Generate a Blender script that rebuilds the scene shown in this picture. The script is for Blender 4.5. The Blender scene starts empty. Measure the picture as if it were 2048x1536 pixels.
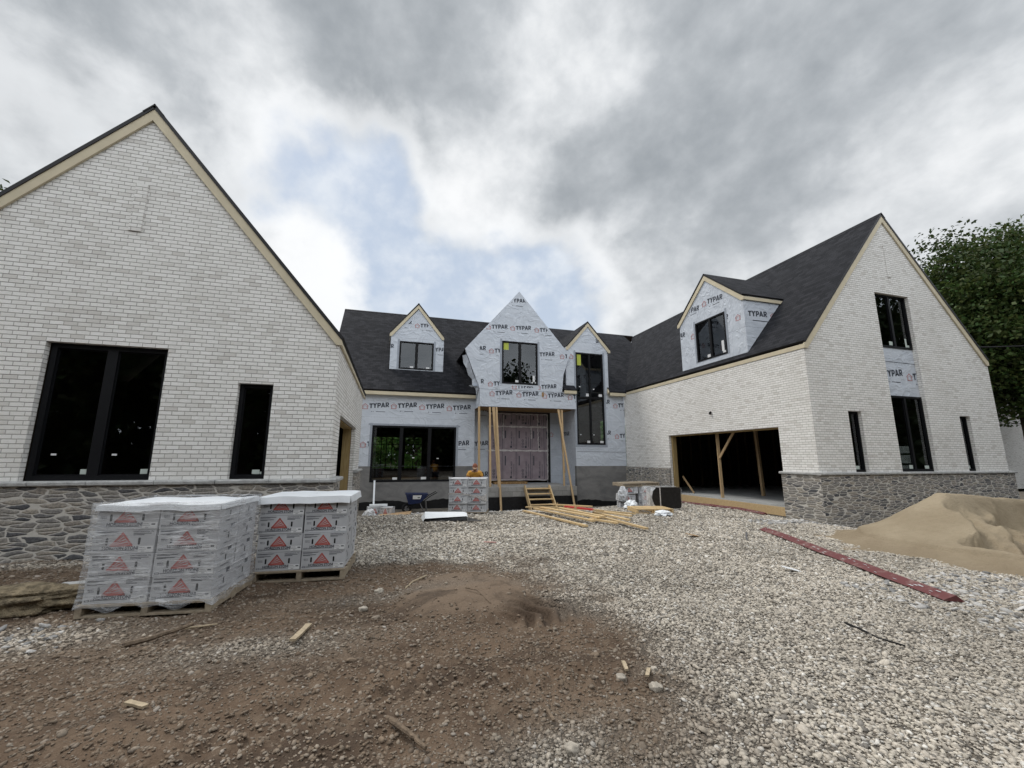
import bpy, bmesh, math, random
import numpy as np
from mathutils import Vector, Matrix, noise as mn
R=math.radians
scene=bpy.context.scene
COL=scene.collection
# ------------------------------------------------------------------ camera
cam=bpy.data.cameras.new('camera'); camo=bpy.data.objects.new('camera',cam); COL.objects.link(camo)
r_=Vector((0.9604645,-0.27838737,0.00290035)); u_=Vector((-0.05188868,-0.16876645,0.98428931)); f_=Vector((0.27352423,0.94552544,0.17653934))
m=Matrix((r_,u_,-f_)).transposed().to_4x4(); m.translation=(0,0,1.6); camo.matrix_world=m
cam.sensor_width=36; cam.lens=825.22/2048*36; cam.clip_start=.05; cam.clip_end=2000
scene.camera=camo
# ------------------------------------------------------------------ node helpers
def nt(tree):
    N=tree.nodes; L=tree.links
    class H: pass
    h=H(); h.N=N; h.L=L
    def new(t,**k):
        n=N.new(t)
        for a,b in k.items(): setattr(n,a,b)
        return n
    h.new=new
    def put(sock,v):
        if v is None: return
        if hasattr(v,'is_output') or isinstance(v,bpy.types.NodeSocket): L.new(v,sock)
        else: sock.default_value=v
    h.put=put
    def math_(op,a,b=None,c=None,clamp=False):
        n=new('ShaderNodeMath',operation=op); n.use_clamp=clamp
        put(n.inputs[0],a); put(n.inputs[1],b); put(n.inputs[2],c); return n.outputs[0]
    h.m=math_
    def mix(f,a,b,bt='MIX'):
        n=new('ShaderNodeMix',data_type='RGBA',blend_type=bt)
        n.clamp_result=False
        put(n.inputs[0],f); put(n.inputs[6],a if not isinstance(a,tuple) else (*a[:3],1)); put(n.inputs[7],b if not isinstance(b,tuple) else (*b[:3],1)); return n.outputs[2]
    h.mix=mix
    def noise(vec,scale,detail=4,rough=.5,dist=0,out=0,lac=2):
        n=new('ShaderNodeTexNoise'); put(n.inputs['Vector'],vec); n.inputs['Scale'].default_value=scale
        n.inputs['Detail'].default_value=detail; n.inputs['Roughness'].default_value=rough; n.inputs['Distortion'].default_value=dist; n.inputs['Lacunarity'].default_value=lac
        return n.outputs[out]
    h.noise=noise
    def ss(v,a,b,lo=0,hi=1):
        n=new('ShaderNodeMapRange',interpolation_type='SMOOTHSTEP'); put(n.inputs[0],v)
        for i,x in zip((1,2,3,4),(a,b,lo,hi)): n.inputs[i].default_value=x
        return n.outputs[0]
    h.ss=ss
    def mapping(vec,loc=(0,0,0),rot=(0,0,0),sc=(1,1,1)):
        n=new('ShaderNodeMapping'); put(n.inputs[0],vec); n.inputs[1].default_value=loc; n.inputs[2].default_value=rot; n.inputs[3].default_value=sc; return n.outputs[0]
    h.map=mapping
    def ramp(f,els,interp='LINEAR'):
        n=new('ShaderNodeValToRGB'); put(n.inputs[0],f); cr=n.color_ramp; cr.interpolation=interp
        while len(cr.elements)<len(els): cr.elements.new(.5)
        for e,(p,c) in zip(cr.elements,els): e.position=p; e.color=(*c,1) if len(c)==3 else c
        return n.outputs[0]
    h.ramp=ramp
    return h
# ------------------------------------------------------------------ world: sky with broken cloud deck
SUN_EL,SUN_AZ=R(56),R(-50)      # azimuth measured from +Y towards +X
sun_dir=Vector((math.sin(SUN_AZ)*math.cos(SUN_EL),math.cos(SUN_AZ)*math.cos(SUN_EL),math.sin(SUN_EL)))
w=bpy.data.worlds.new('World'); scene.world=w; w.use_nodes=True
w.node_tree.nodes.clear(); h=nt(w.node_tree)
tc=h.new('ShaderNodeTexCoord').outputs['Generated']
sky=h.new('ShaderNodeTexSky',sky_type='NISHITA'); sky.sun_disc=False; sky.sun_elevation=SUN_EL; sky.sun_rotation=SUN_AZ
sky.air_density=1; sky.dust_density=2; sky.ozone_density=1
sep=h.new('ShaderNodeSeparateXYZ'); h.put(sep.inputs[0],tc)
zc=h.m('ADD',h.m('MAXIMUM',sep.outputs[2],0.0),.17)
cmb=h.new('ShaderNodeCombineXYZ'); h.put(cmb.inputs[0],h.m('DIVIDE',sep.outputs[0],zc)); h.put(cmb.inputs[1],h.m('DIVIDE',sep.outputs[1],zc))
P=cmb.outputs[0]
P2=h.map(P,loc=(3.1,1.7,0),rot=(0,0,R(14)),sc=(1.15,.75,1))
D=h.map(tc,rot=(0,R(20),R(35)),sc=(1,1,1.25)); D2=h.map(tc,loc=(3,5,1),rot=(R(10),0,R(-20)),sc=(1.1,1,1.3))
def blend(x,y,f): return h.m('ADD',h.m('MULTIPLY',x,1-f),h.m('MULTIPLY',y,f))
n1=blend(h.noise(D,2.3,8,.52,.3),h.noise(P2,1.5,8,.56,.4),.30)
n2=blend(h.noise(D2,5.4,8,.53,.15),h.noise(h.map(P2,loc=(7,2,0)),3.2,6,.52,.2),.30)
n3=blend(h.noise(D2,2.6,7,.55,.5),h.noise(h.map(P2,loc=(1,9,0)),1.3,6,.55,.4),.45)
n4=h.noise(D,13.,7,.55,.1)
def blob(dv,w0,amp):     # smooth lobe about a direction, w0 = cos at the edge
    n=h.new('ShaderNodeVectorMath',operation='DOT_PRODUCT'); h.put(n.inputs[0],tc); n.inputs[1].default_value=Vector(dv).normalized()
    return h.ss(n.outputs['Value'],w0,1.0,0,amp)
def total(base,lst):
    s=base
    for b in lst: s=h.m('ADD',s,blob(*b))
    return s
cover=total(h.m('ADD',h.m('MULTIPLY',n1,.56),h.m('MULTIPLY',n2,.44)),[
  ((-.109,.842,.528),.955,-.12),((.315,.855,.411),.95,-.19),((.10,.88,.46),.95,-.16),((-.25,.79,.55),.985,-.08),((0,.95,.33),.93,-.02),((-.05,.80,.60),.985,-.05),
  ((.05,.67,.74),.86,.20),((.70,.46,.53),.80,.28),((-.50,.66,.55),.90,.14),((.18,.80,.57),.975,.26),((-.165,.913,.374),.985,.22),((.62,.68,.42),.94,.16),((-.3,-.8,.5),.2,.10),((.1,.2,.95),.7,.2)])
mask=h.ss(cover,.43,.56)
dark=total(h.m('ADD',h.m('MULTIPLY',n3,.58),h.m('MULTIPLY',n2,.42)),[
  ((.02,.66,.75),.965,.09),((.80,.33,.56),.86,.09),((.52,.66,.54),.96,.04),((-.50,.64,.57),.95,.16),((-.10,.64,.76),.97,.06),((.35,.62,.70),.97,.03),
  ((-.30,.72,.63),.98,-.10),((.29,.60,.745),.985,-.06),((.17,.79,.585),.985,-.14),((.86,.36,.34),.95,-.12),((-.165,.913,.374),.98,-.16),((.30,.74,.60),.985,.06),((0,.96,.28),.9,-.10)])
dn=h.ss(h.m('ADD',dark,h.m('MULTIPLY',h.m('SUBTRACT',n4,.5),.28)),.27,.78)
cl=h.ramp(dn,[(0,(.80,.81,.82)),(.26,(.62,.64,.66)),(.60,(.42,.445,.47)),(1,(.27,.295,.32))])
edge=h.m('MULTIPLY',h.ss(cover,.44,.53),h.ss(cover,.68,.55))
cl=h.mix(h.m('MULTIPLY',edge,.55),cl,(.82,.835,.85))
wisp=h.ss(h.m('ADD',h.m('MULTIPLY',n2,.6),h.m('MULTIPLY',n4,.4)),.42,.66)
hz=h.ss(sep.outputs[2],.42,.02)
blue=h.mix(.85,h.mix(1.0,sky.outputs[0],(.12,.12,.12),'MULTIPLY'),(.46,.53,.63))
blue=h.mix(h.m('MULTIPLY',hz,.5),blue,(.63,.685,.745))
cl=h.mix(h.m('MULTIPLY',hz,.5),cl,(.66,.70,.74))
blue=h.mix(h.m('MULTIPLY',wisp,.8),blue,(.70,.735,.775))
col=h.mix(mask,blue,cl)
# extra sky gain added overhead and behind the photographer to light the front walls
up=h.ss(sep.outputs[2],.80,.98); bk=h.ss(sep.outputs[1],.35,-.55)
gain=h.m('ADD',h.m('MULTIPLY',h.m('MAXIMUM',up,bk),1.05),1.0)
bg=h.new('ShaderNodeBackground'); bg.inputs[1].default_value=.1
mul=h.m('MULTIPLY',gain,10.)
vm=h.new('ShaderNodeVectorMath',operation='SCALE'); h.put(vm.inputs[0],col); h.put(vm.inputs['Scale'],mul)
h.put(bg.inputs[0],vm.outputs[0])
out=h.new('ShaderNodeOutputWorld'); h.put(out.inputs[0],bg.outputs[0])
try: w.cycles.sampling_method='MANUAL'; w.cycles.sample_map_resolution=512
except Exception: pass
# ------------------------------------------------------------------ sun and exposure
sl=bpy.data.lights.new('sun','SUN'); so=bpy.data.objects.new('sun',sl); COL.objects.link(so)
sl.energy=1.5; sl.angle=R(18); sl.color=(1,.95,.87)
so.rotation_euler=sun_dir.to_track_quat('Z','Y').to_euler(); so.location=(0,0,40)
scene.view_settings.view_transform='Standard'; scene.view_settings.look='None'; scene.view_settings.exposure=.29; scene.view_settings.gamma=1
try:
    scene.cycles.use_adaptive_sampling=True; scene.cycles.use_denoising=True; scene.cycles.max_bounces=8; scene.cycles.transparent_max_bounces=16
except Exception: pass
# ------------------------------------------------------------------ materials
MATS={}
def mat(name,fn=None,col=(.5,.5,.5),rough=.7,metal=0,spec=.3,nz=0,nscale=6,bump=0,bscale=40):
    if name in MATS: return MATS[name]
    ma=bpy.data.materials.new(name); ma.use_nodes=True; MATS[name]=ma
    h=nt(ma.node_tree); b=h.N['Principled BSDF']; b.inputs['Roughness'].default_value=rough; b.inputs['Metallic'].default_value=metal; b.inputs['Specular IOR Level'].default_value=spec
    h.b=b
    tcn=h.new('ShaderNodeTexCoord'); h.uv=tcn.outputs['UV']; h.ob=tcn.outputs['Object']
    geo=h.new('ShaderNodeNewGeometry'); h.pos=geo.outputs['Position']
    def bumpn(hgt,dist=.01,strength=1,prev=None):
        n=h.new('ShaderNodeBump'); n.inputs['Distance'].default_value=dist; n.inputs['Strength'].default_value=strength; h.put(n.inputs['Height'],hgt)
        if prev is not None: h.put(n.inputs['Normal'],prev)
        return n.outputs[0]
    h.bump=bumpn
    if fn: fn(h,b)
    else:
        c=(*col,1)
        if nz:
            n=h.noise(h.pos,nscale,6,.6); f=h.ss(n,.3,.7)
            h.put(b.inputs['Base Color'],h.mix(f,tuple(x*(1-nz) for x in col),tuple(min(1,x*(1+nz)) for x in col)))
        else: b.inputs['Base Color'].default_value=c
        if bump: h.put(b.inputs['Normal'],bumpn(h.noise(h.pos,bscale,5,.6),bump))
    return ma
def brick_fn(bw=.187,rh=.0725,ms=.0125):
    def fn(h,b):
        d=h.noise(h.uv,14,3,.5,0,1); sub=h.new('ShaderNodeVectorMath',operation='SUBTRACT'); h.put(sub.inputs[0],d); sub.inputs[1].default_value=(.5,.5,.5)
        sc=h.new('ShaderNodeVectorMath',operation='SCALE'); h.put(sc.inputs[0],sub.outputs[0]); sc.inputs['Scale'].default_value=.006
        ad=h.new('ShaderNodeVectorMath',operation='ADD'); h.put(ad.inputs[0],h.map(h.uv,loc=(100*bw,100*rh-1.22+.004,0))); h.put(ad.inputs[1],sc.outputs[0])
        sp=h.new('ShaderNodeSeparateXYZ'); h.put(sp.inputs[0],ad.outputs[0])
        v=h.m('DIVIDE',sp.outputs[1],rh); row=h.m('FLOOR',v); fv=h.m('FRACT',v)
        wn=h.new('ShaderNodeTexWhiteNoise',noise_dimensions='1D'); h.put(wn.inputs['W'],row)
        u=h.m('ADD',h.m('DIVIDE',sp.outputs[0],bw),h.m('ADD',h.m('MULTIPLY',h.m('MODULO',row,2.),.5),h.m('MULTIPLY',h.m('SUBTRACT',wn.outputs['Value'],.5),.22))); cu=h.m('FLOOR',u); fu=h.m('FRACT',u)
        dv=h.m('MULTIPLY',h.m('MINIMUM',fv,h.m('SUBTRACT',1.,fv)),rh); du=h.m('MULTIPLY',h.m('MINIMUM',fu,h.m('SUBTRACT',1.,fu)),bw)
        bed=h.ss(dv,ms*.30,ms*.62); head=h.ss(du,ms*.26,ms*.58); brick=h.m('MULTIPLY',bed,h.ss(head,0,1,.25,1))
        cb=h.new('ShaderNodeCombineXYZ'); h.put(cb.inputs[0],cu); h.put(cb.inputs[1],row); w2=h.new('ShaderNodeTexWhiteNoise',noise_dimensions='2D'); h.put(w2.inputs['Vector'],cb.outputs[0])
        s=h.new('ShaderNodeSeparateColor'); h.put(s.inputs[0],w2.outputs['Color'])
        c=h.ramp(s.outputs[0],[(0,(.63,.61,.58)),(.08,(.70,.685,.655)),(.25,(.77,.76,.735)),(.70,(.81,.80,.775)),(1,(.84,.83,.81))])
        n=h.noise(h.pos,2.2,5,.6); n2=h.noise(h.uv,42,5,.7); n3=h.noise(h.pos,.55,4,.55); n4=h.noise(h.map(h.uv,sc=(1,2.2,1)),17,3,.6)
        c=h.mix(h.m('MULTIPLY',h.ss(n2,.52,.72),.35),c,(.45,.42,.385)); c=h.mix(h.m('MULTIPLY',h.m('MULTIPLY',h.ss(n4,.52,.70),h.ss(s.outputs[1],.45,.8)),.32),c,(.50,.475,.44))
        c=h.mix(h.m('MULTIPLY',h.ss(n,.5,.75),.15),c,(.55,.53,.50)); sp_=h.ss(h.noise(h.uv,26,2,.5),.73,.77); c=h.mix(h.m('MULTIPLY',sp_,.5),c,(.22,.19,.17))
        c=h.mix(h.m('MULTIPLY',h.ss(n3,.44,.70),.20),c,(.50,.475,.435))
        mo=h.mix(h.ss(n,.35,.7),(.285,.272,.252),(.39,.375,.35))
        h.put(b.inputs['Base Color'],h.mix(brick,mo,c))
        hg=h.m('ADD',brick,h.m('ADD',h.m('MULTIPLY',n2,.25),h.m('MULTIPLY',s.outputs[2],.3))); h.put(b.inputs['Normal'],h.bump(hg,.005))
    return fn
M_brick=mat('white_brick',brick_fn(),rough=.85,spec=.2)
def stone_fn(h,b):
    v=h.map(h.uv,sc=(3.9,14.5,1)); d=h.noise(h.uv,4.,3,.5,0,1); sub=h.new('ShaderNodeVectorMath',operation='SUBTRACT'); h.put(sub.inputs[0],d); sub.inputs[1].default_value=(.5,.5,.5)
    sc=h.new('ShaderNodeVectorMath',operation='SCALE'); h.put(sc.inputs[0],sub.outputs[0]); sc.inputs['Scale'].default_value=1.0
    ad=h.new('ShaderNodeVectorMath',operation='ADD'); h.put(ad.inputs[0],v); h.put(ad.inputs[1],sc.outputs[0])
    vo=h.new('ShaderNodeTexVoronoi',feature='F1',voronoi_dimensions='2D'); ve=h.new('ShaderNodeTexVoronoi',feature='DISTANCE_TO_EDGE',voronoi_dimensions='2D')
    for q in (vo,ve): h.put(q.inputs['Vector'],ad.outputs[0]); q.inputs['Scale'].default_value=1; q.inputs['Randomness'].default_value=.95
    s=h.new('ShaderNodeSeparateColor'); h.put(s.inputs[0],vo.outputs['Color'])
    c=h.ramp(s.outputs[0],[(0,(.085,.088,.098)),(.18,(.165,.163,.163)),(.42,(.275,.262,.242)),(.62,(.20,.195,.193)),(.80,(.34,.315,.275)),(1,(.245,.222,.2))])
    n=h.noise(h.uv,28,5,.65); c=h.mix(h.ss(n,.3,.75),h.mix(1.,c,(.62,.62,.64),'MULTIPLY'),h.mix(1.,c,(1.35,1.32,1.25),'MULTIPLY'))
    e=h.m('ADD',h.m('MINIMUM',ve.outputs['Distance'],h.m('MULTIPLY',h.m('SUBTRACT',.74,vo.outputs['Distance']),.8)),h.m('MULTIPLY',h.m('SUBTRACT',h.noise(h.uv,24,3,.5),.5),.09))
    f=h.ss(e,.03,.085); mo=h.mix(h.noise(h.uv,12,4,.6),(.45,.43,.395),(.57,.545,.50))
    h.put(b.inputs['Base Color'],h.mix(f,mo,c))
    hg=h.m('ADD',h.ss(e,.04,.28),h.m('MULTIPLY',n,.45)); h.put(b.inputs['Normal'],h.bump(hg,.008))
M_stone=mat('rubble_stone',stone_fn,rough=.85,spec=.2)
M_ledge=mat('cast_stone_ledge',col=(.37,.372,.365),nz=.2,nscale=9,bump=.012,bscale=25,rough=.8)
def shingle_fn(h,b):
    br=h.new('ShaderNodeTexBrick',offset=.5,offset_frequency=2); h.put(br.inputs['Vector'],h.map(h.uv,loc=(30,30,0))); br.inputs['Scale'].default_value=1
    br.inputs['Brick Width'].default_value=.24; br.inputs['Row Height'].default_value=.14; br.inputs['Mortar Size'].default_value=.006; br.inputs['Mortar Smooth'].default_value=.6
    br.inputs['Color1'].default_value=(.010,.011,.014,1); br.inputs['Color2'].default_value=(.028,.029,.034,1); br.inputs['Mortar'].default_value=(.003,.003,.0035,1); br.inputs['Bias'].default_value=-.1
    n=h.noise(h.uv,60,3,.7); n2=h.noise(h.pos,.7,4,.55); c=h.mix(h.ss(n,.35,.75),h.mix(1.,br.outputs[0],(.7,.7,.7),'MULTIPLY'),h.mix(1.,br.outputs[0],(1.35,1.35,1.4),'MULTIPLY'))
    c=h.mix(h.ss(n2,.35,.7),h.mix(1.,c,(.88,.88,.9),'MULTIPLY'),h.mix(1.,c,(1.14,1.12,1.1),'MULTIPLY'))
    h.put(b.inputs['Base Color'],c)
    sp=h.new('ShaderNodeSeparateXYZ'); h.put(sp.inputs[0],h.map(h.uv,loc=(30,30,0))); fr=h.m('FRACT',h.m('DIVIDE',sp.outputs[1],.14))
    h.put(b.inputs['Normal'],h.bump(h.m('ADD',h.m('MULTIPLY',fr,-1.),h.m('MULTIPLY',n,.3)),.012))
M_shingle=mat('charcoal_shingles',shingle_fn,rough=.88,spec=.2)
M_edge=mat('black_drip_edge',col=(.012,.012,.014),rough=.5)
M_trim=mat('primed_trim',col=(.56,.495,.36),nz=.06,nscale=3,rough=.6)
def wrap_fn(h,b):
    n=h.noise(h.map(h.pos,sc=(1,1,1.5)),2.2,4,.5,.7); n2=h.noise(h.map(h.pos,sc=(3,3,22)),1.5,3,.55,.2); n3=h.noise(h.map(h.pos,rot=(.5,.6,.7),sc=(1,3,1.2)),1.1,3,.5,.9)
    c=h.mix(h.ss(n,.3,.7),(.49,.53,.59),(.555,.595,.655)); c=h.mix(h.m('MULTIPLY',h.ss(n2,.45,.7),.2),c,(.43,.465,.52))
    sp=h.new('ShaderNodeSeparateXYZ'); h.put(sp.inputs[0],h.uv); fz=h.m('ABSOLUTE',h.m('SUBTRACT',h.m('FRACT',h.m('DIVIDE',h.m('ADD',sp.outputs[1],h.m('MULTIPLY',h.m('SUBTRACT',h.noise(h.pos,.8,2,.5),.5),.12)),1.38)),.5)); dsh=h.m('GREATER_THAN',h.m('FRACT',h.m('MULTIPLY',sp.outputs[0],14.)),.35)
    c=h.mix(h.m('MULTIPLY',h.m('MULTIPLY',h.m('LESS_THAN',fz,.006),dsh),.6),c,(.16,.18,.22))
    h.put(b.inputs['Base Color'],c)
    rid=h.m('ABSOLUTE',h.m('SUBTRACT',n3,.5)); hg=h.m('ADD',h.m('MULTIPLY',n,.6),h.m('MULTIPLY',h.ss(rid,.07,.0),.30)); hg=h.m('ADD',hg,h.m('MULTIPLY',n2,.10))
    h.put(b.inputs['Normal'],h.bump(hg,.034))
M_wrap=mat('house_wrap_sheet',wrap_fn,rough=.55,spec=.3)
M_flash=mat('grey_flashing_tape',col=(.30,.33,.38),nz=.12,nscale=20,rough=.5)
M_ink=mat('dark_print',col=(.045,.052,.068),rough=.6)
M_redink=mat('red_print',col=(.42,.10,.085),rough=.6)
M_pinkink=mat('pale_red_print',col=(.45,.22,.20),rough=.6)
def parge_fn(h,b):
    n=h.noise(h.map(h.pos,sc=(1,1,2)),1.3,6,.62,.5); n2=h.noise(h.pos,22,4,.6)
    c=h.mix(h.ss(n,.3,.7),(.13,.13,.132),(.225,.222,.218)); h.put(b.inputs['Base Color'],h.mix(h.m('MULTIPLY',n2,.3),c,(.2,.19,.18)))
    h.put(b.inputs['Normal'],h.bump(h.m('ADD',n2,n),.01))
M_parge=mat('grey_parging',parge_fn,rough=.9)
M_tar=mat('black_waterproofing',col=(.008,.008,.009),rough=.45,nz=.3,bump=.02,bscale=9)
def cmu_fn(h,b):
    br=h.new('ShaderNodeTexBrick',offset=.5); h.put(br.inputs['Vector'],h.map(h.uv,loc=(20.1,20.08,0))); br.inputs['Scale'].default_value=1; br.inputs['Brick Width'].default_value=.40; br.inputs['Row Height'].default_value=.20
    br.inputs['Mortar Size'].default_value=.006; br.inputs['Color1'].default_value=(.33,.325,.31,1); br.inputs['Color2'].default_value=(.25,.245,.235,1); br.inputs['Mortar'].default_value=(.17,.165,.16,1)
    n=h.noise(h.pos,7,5,.65); h.put(b.inputs['Base Color'],h.mix(h.m('MULTIPLY',h.ss(n,.4,.7),.4),br.outputs[0],(.2,.19,.18)))
    h.put(b.inputs['Normal'],h.bump(h.m('ADD',h.m('MULTIPLY',br.outputs['Fac'],-1.),h.m('MULTIPLY',h.noise(h.pos,60,3,.6),.4)),.008))
M_cmu=mat('concrete_block',cmu_fn,rough=.9)
M_conc=mat('concrete_slab',col=(.36,.37,.37),nz=.15,nscale=2.5,rough=.75,bump=.003)
def wood_fn(c1,c2,sc=(3,3,3)):
    def fn(h,b):
        wv=h.noise(h.map(h.ob,sc=sc),3.,6,.6,1.5); oi=h.new('ShaderNodeObjectInfo').outputs['Random']
        c=h.mix(h.ss(wv,.3,.7),c1,c2); kn=h.ss(h.noise(h.map(h.ob,sc=(sc[0]*2,sc[1]*2,sc[2]*2)),3.,2,.5),.70,.76); c=h.mix(h.m('MULTIPLY',kn,.5),c,tuple(x*.35 for x in c1))
        c=h.mix(oi,h.mix(1.,c,(.82,.80,.78),'MULTIPLY'),h.mix(1.,c,(1.12,1.1,1.06),'MULTIPLY')); h.put(b.inputs['Base Color'],c)
        h.put(b.inputs['Normal'],h.bump(wv,.003))
    return fn
M_wood=mat('pine_lumber',wood_fn((.50,.36,.19),(.66,.51,.30),(.6,8,8)),rough=.75)
M_woodz=mat('pine_lumber_upright',wood_fn((.36,.25,.14),(.50,.37,.22),(9,9,.5)),rough=.75)
M_treat=mat('treated_jamb_lumber',wood_fn((.27,.19,.085),(.36,.27,.13),(6,6,.7)),rough=.75)
M_grey=mat('weathered_pallet_wood',wood_fn((.24,.20,.15),(.36,.31,.24),(3,3,3)),rough=.85)
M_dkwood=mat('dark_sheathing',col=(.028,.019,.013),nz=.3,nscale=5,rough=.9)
M_osb=mat('sheathing_board',col=(.26,.16,.07),nz=.35,nscale=14,rough=.85)
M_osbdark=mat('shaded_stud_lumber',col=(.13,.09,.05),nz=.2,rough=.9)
M_frame=mat('black_window_frame',col=(.005,.0055,.007),rough=.5,spec=.2)
def glass_fn(h,b):
    o=h.N['Material Output']; tr=h.new('ShaderNodeBsdfTransparent'); tr.inputs[0].default_value=(.45,.49,.49,1); gl=h.new('ShaderNodeBsdfGlossy'); gl.inputs[1].default_value=.004; gl.inputs[0].default_value=(.9,.95,1,1)
    fr=h.new('ShaderNodeFresnel'); fr.inputs[0].default_value=1.75
    h.put(fr.inputs['Normal'],h.bump(h.noise(h.pos,1.6,2,.5),.006,.35)); 
    mx=h.new('ShaderNodeMixShader'); h.put(mx.inputs[0],fr.outputs[0]); h.put(mx.inputs[1],tr.outputs[0]); h.put(mx.inputs[2],gl.outputs[0]); h.put(o.inputs[0],mx.outputs[0])
M_glass=mat('window_glass',glass_fn)
M_stick=mat('window_sticker',col=(.50,.56,.52),rough=.5)
M_ystick=mat('yellow_sticker',col=(.42,.47,.07),rough=.5)
def foam_fn(h,b):
    n=h.noise(h.pos,2.5,5,.6); h.put(b.inputs['Base Color'],h.mix(h.ss(n,.3,.7),(.235,.19,.215),(.30,.25,.275)))
M_foam=mat('pink_foam_board',foam_fn,rough=.7)
M_foil=mat('white_seam_tape',col=(.55,.53,.52),nz=.3,nscale=25,rough=.4,bump=.02,bscale=30)
def redsteel_fn(h,b):
    n=h.noise(h.pos,7,6,.7); h.put(b.inputs['Base Color'],h.mix(h.ss(n,.48,.72),(.125,.040,.041),(.23,.15,.135)))
M_red=mat('red_oxide_steel',redsteel_fn,rough=.7)
M_redpaint=mat('red_marking_paint',col=(.60,.06,.06),rough=.5)
def carton_fn(h,b):
    n=h.noise(h.pos,5,4,.6); h.put(b.inputs['Base Color'],h.mix(h.ss(n,.35,.75),(.44,.45,.47),(.52,.53,.55)))
M_carton=mat('grey_white_cardboard',carton_fn,rough=.7)
M_label=mat('white_paper_label',col=(.68,.69,.70),rough=.6)
M_hole=mat('carton_hand_hole',col=(.018,.018,.02),rough=.9)
M_cover=mat('white_top_sheet',col=(.74,.77,.80),nz=.05,nscale=3,rough=.45,bump=.012,bscale=3)
def film_fn(h,b):
    o=h.N['Material Output']; tr=h.new('ShaderNodeBsdfTransparent'); 
    n=h.noise(h.map(h.uv,rot=(0,0,.22),sc=(1.1,9,1)),3.2,6,.65,1.1); n2=h.noise(h.map(h.uv,rot=(0,0,-.12),sc=(1,14,1)),2.4,5,.65,.8); n3=h.noise(h.uv,2.1,3,.5)
    s=h.m('MAXIMUM',h.ss(n,.49,.62),h.ss(n2,.51,.64)); s=h.m('MULTIPLY',s,h.ss(n3,.32,.62)); f=h.m('ADD',h.m('MULTIPLY',s,.66),.15)
    b.inputs['Base Color'].default_value=(.80,.82,.85,1); b.inputs['Roughness'].default_value=.22; b.inputs['Specular IOR Level'].default_value=.5
    h.put(b.inputs['Normal'],h.bump(h.m('ADD',n,n2),.02))
    mx=h.new('ShaderNodeMixShader'); h.put(mx.inputs[0],f); h.put(mx.inputs[1],tr.outputs[0]); h.put(mx.inputs[2],b.outputs[0]); h.put(o.inputs[0],mx.outputs[0])
M_film=mat('clear_stretch_film',film_fn)
M_blackwrap=mat('black_panel',col=(.016,.015,.015),nz=.3,nscale=12,rough=.35,bump=.01,bscale=10)
M_blue=mat('blue_tray_paint',col=(.018,.028,.085),rough=.4,nz=.25,nscale=12)
M_rubber=mat('black_rubber',col=(.012,.012,.013),rough=.8)
M_steel=mat('grey_steel',col=(.22,.22,.23),rough=.4,metal=.7)
M_skin=mat('skin',col=(.33,.19,.13),rough=.6)
M_shirt=mat('orange_shirt',col=(.56,.29,.055),nz=.15,nscale=18,rough=.85,bump=.01,bscale=14)
M_jeans=mat('dark_jeans',col=(.03,.035,.05),rough=.9)
M_cap=mat('brown_red_cap',col=(.20,.075,.045),rough=.85)
M_capbrim=mat('tan_cap_brim',col=(.30,.20,.14),rough=.85)
M_hair=mat('dark_hair',col=(.02,.014,.01),rough=.8)
M_ply=mat('plywood',col=(.34,.23,.13),nz=.15,nscale=8,rough=.8)
def bag_fn(h,b):
    o=h.N['Material Output']; tr=h.new('ShaderNodeBsdfTransparent'); n=h.noise(h.map(h.ob,sc=(1,1,.4)),9,5,.6,1.)
    b.inputs['Base Color'].default_value=(.68,.70,.73,1); b.inputs['Roughness'].default_value=.25; h.put(b.inputs['Normal'],h.bump(n,.03))
    mx=h.new('ShaderNodeMixShader'); h.put(mx.inputs[0],h.ss(n,.36,.58,.45,.95)); h.put(mx.inputs[1],tr.outputs[0]); h.put(mx.inputs[2],b.outputs[0]); h.put(o.inputs[0],mx.outputs[0])
M_bag=mat('clear_plastic_bag',bag_fn)
M_twig=mat('dry_bark',col=(.16,.12,.085),nz=.3,nscale=30,rough=.9,bump=.01,bscale=60)
M_tanrock=mat('tan_rock',col=(.185,.15,.098),nz=.5,nscale=9,rough=.95,bump=.09,bscale=11)
M_stub=mat('pale_split_wood',col=(.38,.31,.215),nz=.2,nscale=30,rough=.85)
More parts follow.
